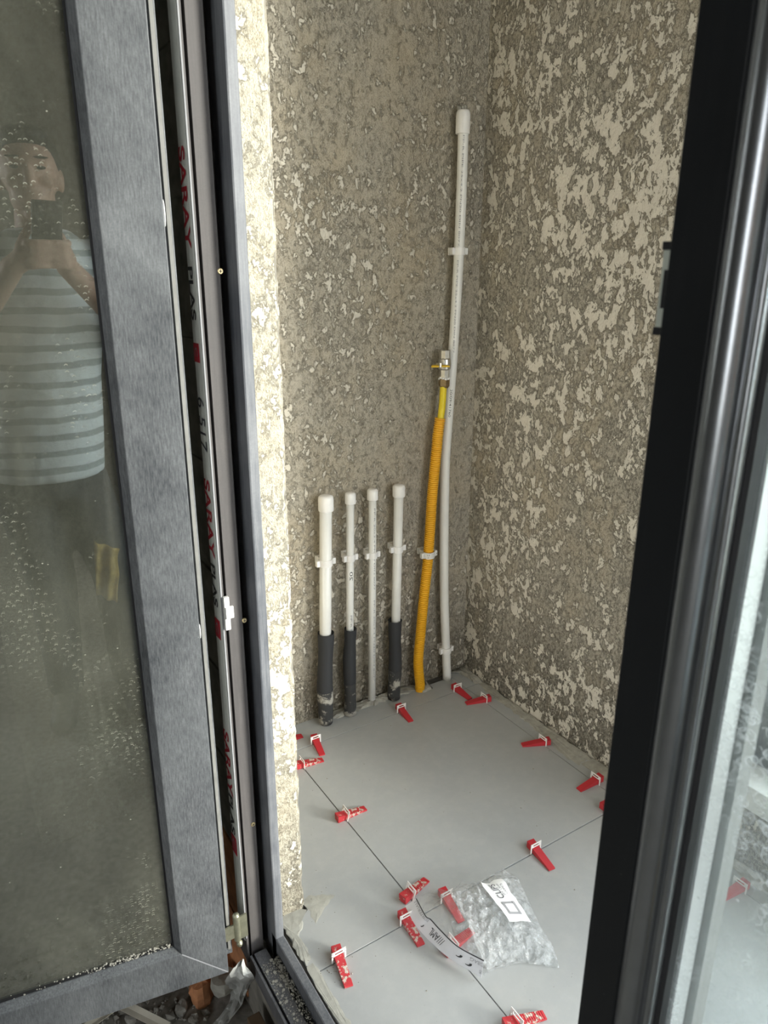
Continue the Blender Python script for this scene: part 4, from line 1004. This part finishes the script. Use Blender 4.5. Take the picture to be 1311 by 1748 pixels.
# hands: palm beside the phone, four unequal fingers laid across its back, thumb on its edge
def hand(mb, side, wrist):
    s_ = side; pk_ = phc+RT*(s_*.050)-UP*.052-FW*.016
    cap(mb, wrist, .026, pk_-UP*.010, .027); mb.ellipsoid(pk_, (.020, .024, .036), 12, 8)
    for k, (up, ln) in enumerate(((-.018, .060), (-.037, .066), (-.056, .062), (-.073, .048))):
        a = phc+RT*(s_*.052)+UP*up-FW*.004; b = phc+RT*(s_*(.052-ln*.30))+UP*(up+.004)+FW*.0155; c_ = phc+RT*(s_*(.052-ln*.72))+UP*(up+.006)+FW*.0165; d_ = phc+RT*(s_*(.052-ln))+UP*(up+.003)+FW*.0135
        mb.tube([a, a.lerp(b, .5)+FW*.006, b, c_, d_, d_-RT*(s_*.005)], [.0095, .0095, .009, .0082, .0074, .004], 10)
    a = pk_+UP*.020-FW*.008; mb.tube([a, a+UP*.020-RT*(s_*.006), a+UP*.040-RT*(s_*.020)-FW*.004, a+UP*.048-RT*(s_*.030)-FW*.004], [.013, .0115, .010, .005], 10)
hand(body, 1, wR); hand(body, -1, wL)
bo = remesh_obj(body, 'body', M['skin'], .0052, 3)
sh_ = MB()
torso(sh_, [(SH-.66, .178, .128, 0), (SH-.64, .180, .130, 0), (SH-.50, .178, .128, .004), (SH-.36, .172, .125, .004), (SH-.20, .182, .130, .0), (SH-.07, .185, .120, -.01), (SH+.005, .145, .098, -.015), (SH+.045, .088, .080, -.02)])
for sh, el in ((sR, eR), (sL, eL)): cap(sh_, sh, .066, sh.lerp(el, .62), .060)
remesh_obj(sh_, 'shirt', M['shirt'], .009, 6)['label'] = 'pale grey t-shirt with darker stripes'
tr_ = MB()
torso(tr_, [(SH-.72, .168, .120, 0), (SH-.60, .165, .118, 0), (SH-.56, .160, .114, 0)])
for s_ in (-1, 1): cap(tr_, ml(s_*.078-.06, 0, SH-.68), .092, ml(s_*.095, .02, .28), .074); cap(tr_, ml(s_*.095, .02, .28), .074, ml(s_*.10, -.01, ZR+.09), .058)
remesh_obj(tr_, 'trousers', M['trousers'], .012, 6)
hr = MB(); hr.ellipsoid(ml(0, -.030, HZ+.040), (.084, .098, .096), 24, 14, rot)
hr.ellipsoid(ml(0, .035, HZ+.095), (.062, .045, .032), 18, 10, rot)
remesh_obj(hr, 'hair', M['hair'], .006, 4)
for s_ in (-1, 1):
    MB().ellipsoid(ml(s_*.032, .078, HZ+.016), (.012, .006, .0045), 12, 8, rot).build('eye', M['hair'], man, smooth=True)
    MB().ellipsoid(ml(s_*.034, .086, HZ+.040), (.019, .004, .003), 12, 8, rot).build('eyebrow', M['hair'], man, smooth=True)
    so = MB(); cap(so, ml(s_*.10, -.05, ZR+.046), .044, ml(s_*.115, .16, ZR+.044), .042); remesh_obj(so, 'shoe', M['shoe'], .009, 4)
# phone held in both hands
ph = MB()
def pq(r, u, f): return phc+RT*r+UP*u+FW*f
ph.add([pq(r, u, f) for f in (-.0042, .0042) for r, u in ((-.0355, -.078), (.0355, -.078), (.0355, .078), (-.0355, .078))], [(0, 1, 2, 3), (4, 7, 6, 5), (0, 4, 5, 1), (1, 5, 6, 2), (2, 6, 7, 3), (3, 7, 4, 0)])
pho = ph.build('mobile_phone', M['phone'], None, bevel=.003, origin=phc-UP*.078); tag(pho, 'black mobile phone held upright in both hands', 'phone')
lb = MB(); lb.add([pq(r, u, f) for f in (.0040, .0058) for r, u in ((-.031, .046), (-.006, .046), (-.006, .074), (-.031, .074))], [(0, 1, 2, 3), (4, 7, 6, 5), (0, 4, 5, 1), (1, 5, 6, 2), (2, 6, 7, 3), (3, 7, 4, 0)])
lbo = lb.build('lens_block', M['gasket'], pho)
# yellow cloth hanging from the trouser pocket
def rag():
    a, b, c_, d_ = mirror_px(160, 930, .250), mirror_px(206, 945, .250), mirror_px(200, 1035, .246), mirror_px(166, 1022, .246)
    mb = MB(); vs_ = []
    for i in range(15):
        for j in range(15):
            u, v = i/14, j/14; q = a.lerp(b, u*(1-.25*math.sin(v*9)*.3)).lerp(d_.lerp(c_, u), v)
            vs_.append(q+GF*(.010*math.sin(u*11+v*2)+noise.noise(q*25)*.012))
    mb.add(vs_, [(i*15+j, (i+1)*15+j, (i+1)*15+j+1, i*15+j+1) for i in range(14) for j in range(14)])
    o_ = mb.build('cloth', M['rag'], None, smooth=True, origin=(a+b+c_+d_)/4); o_.modifiers.new('s', 'SOLIDIFY').thickness = .003; return o_
tag(rag(), 'faded yellow cloth hanging at the thigh, dim in the dusty glass', 'cloth')
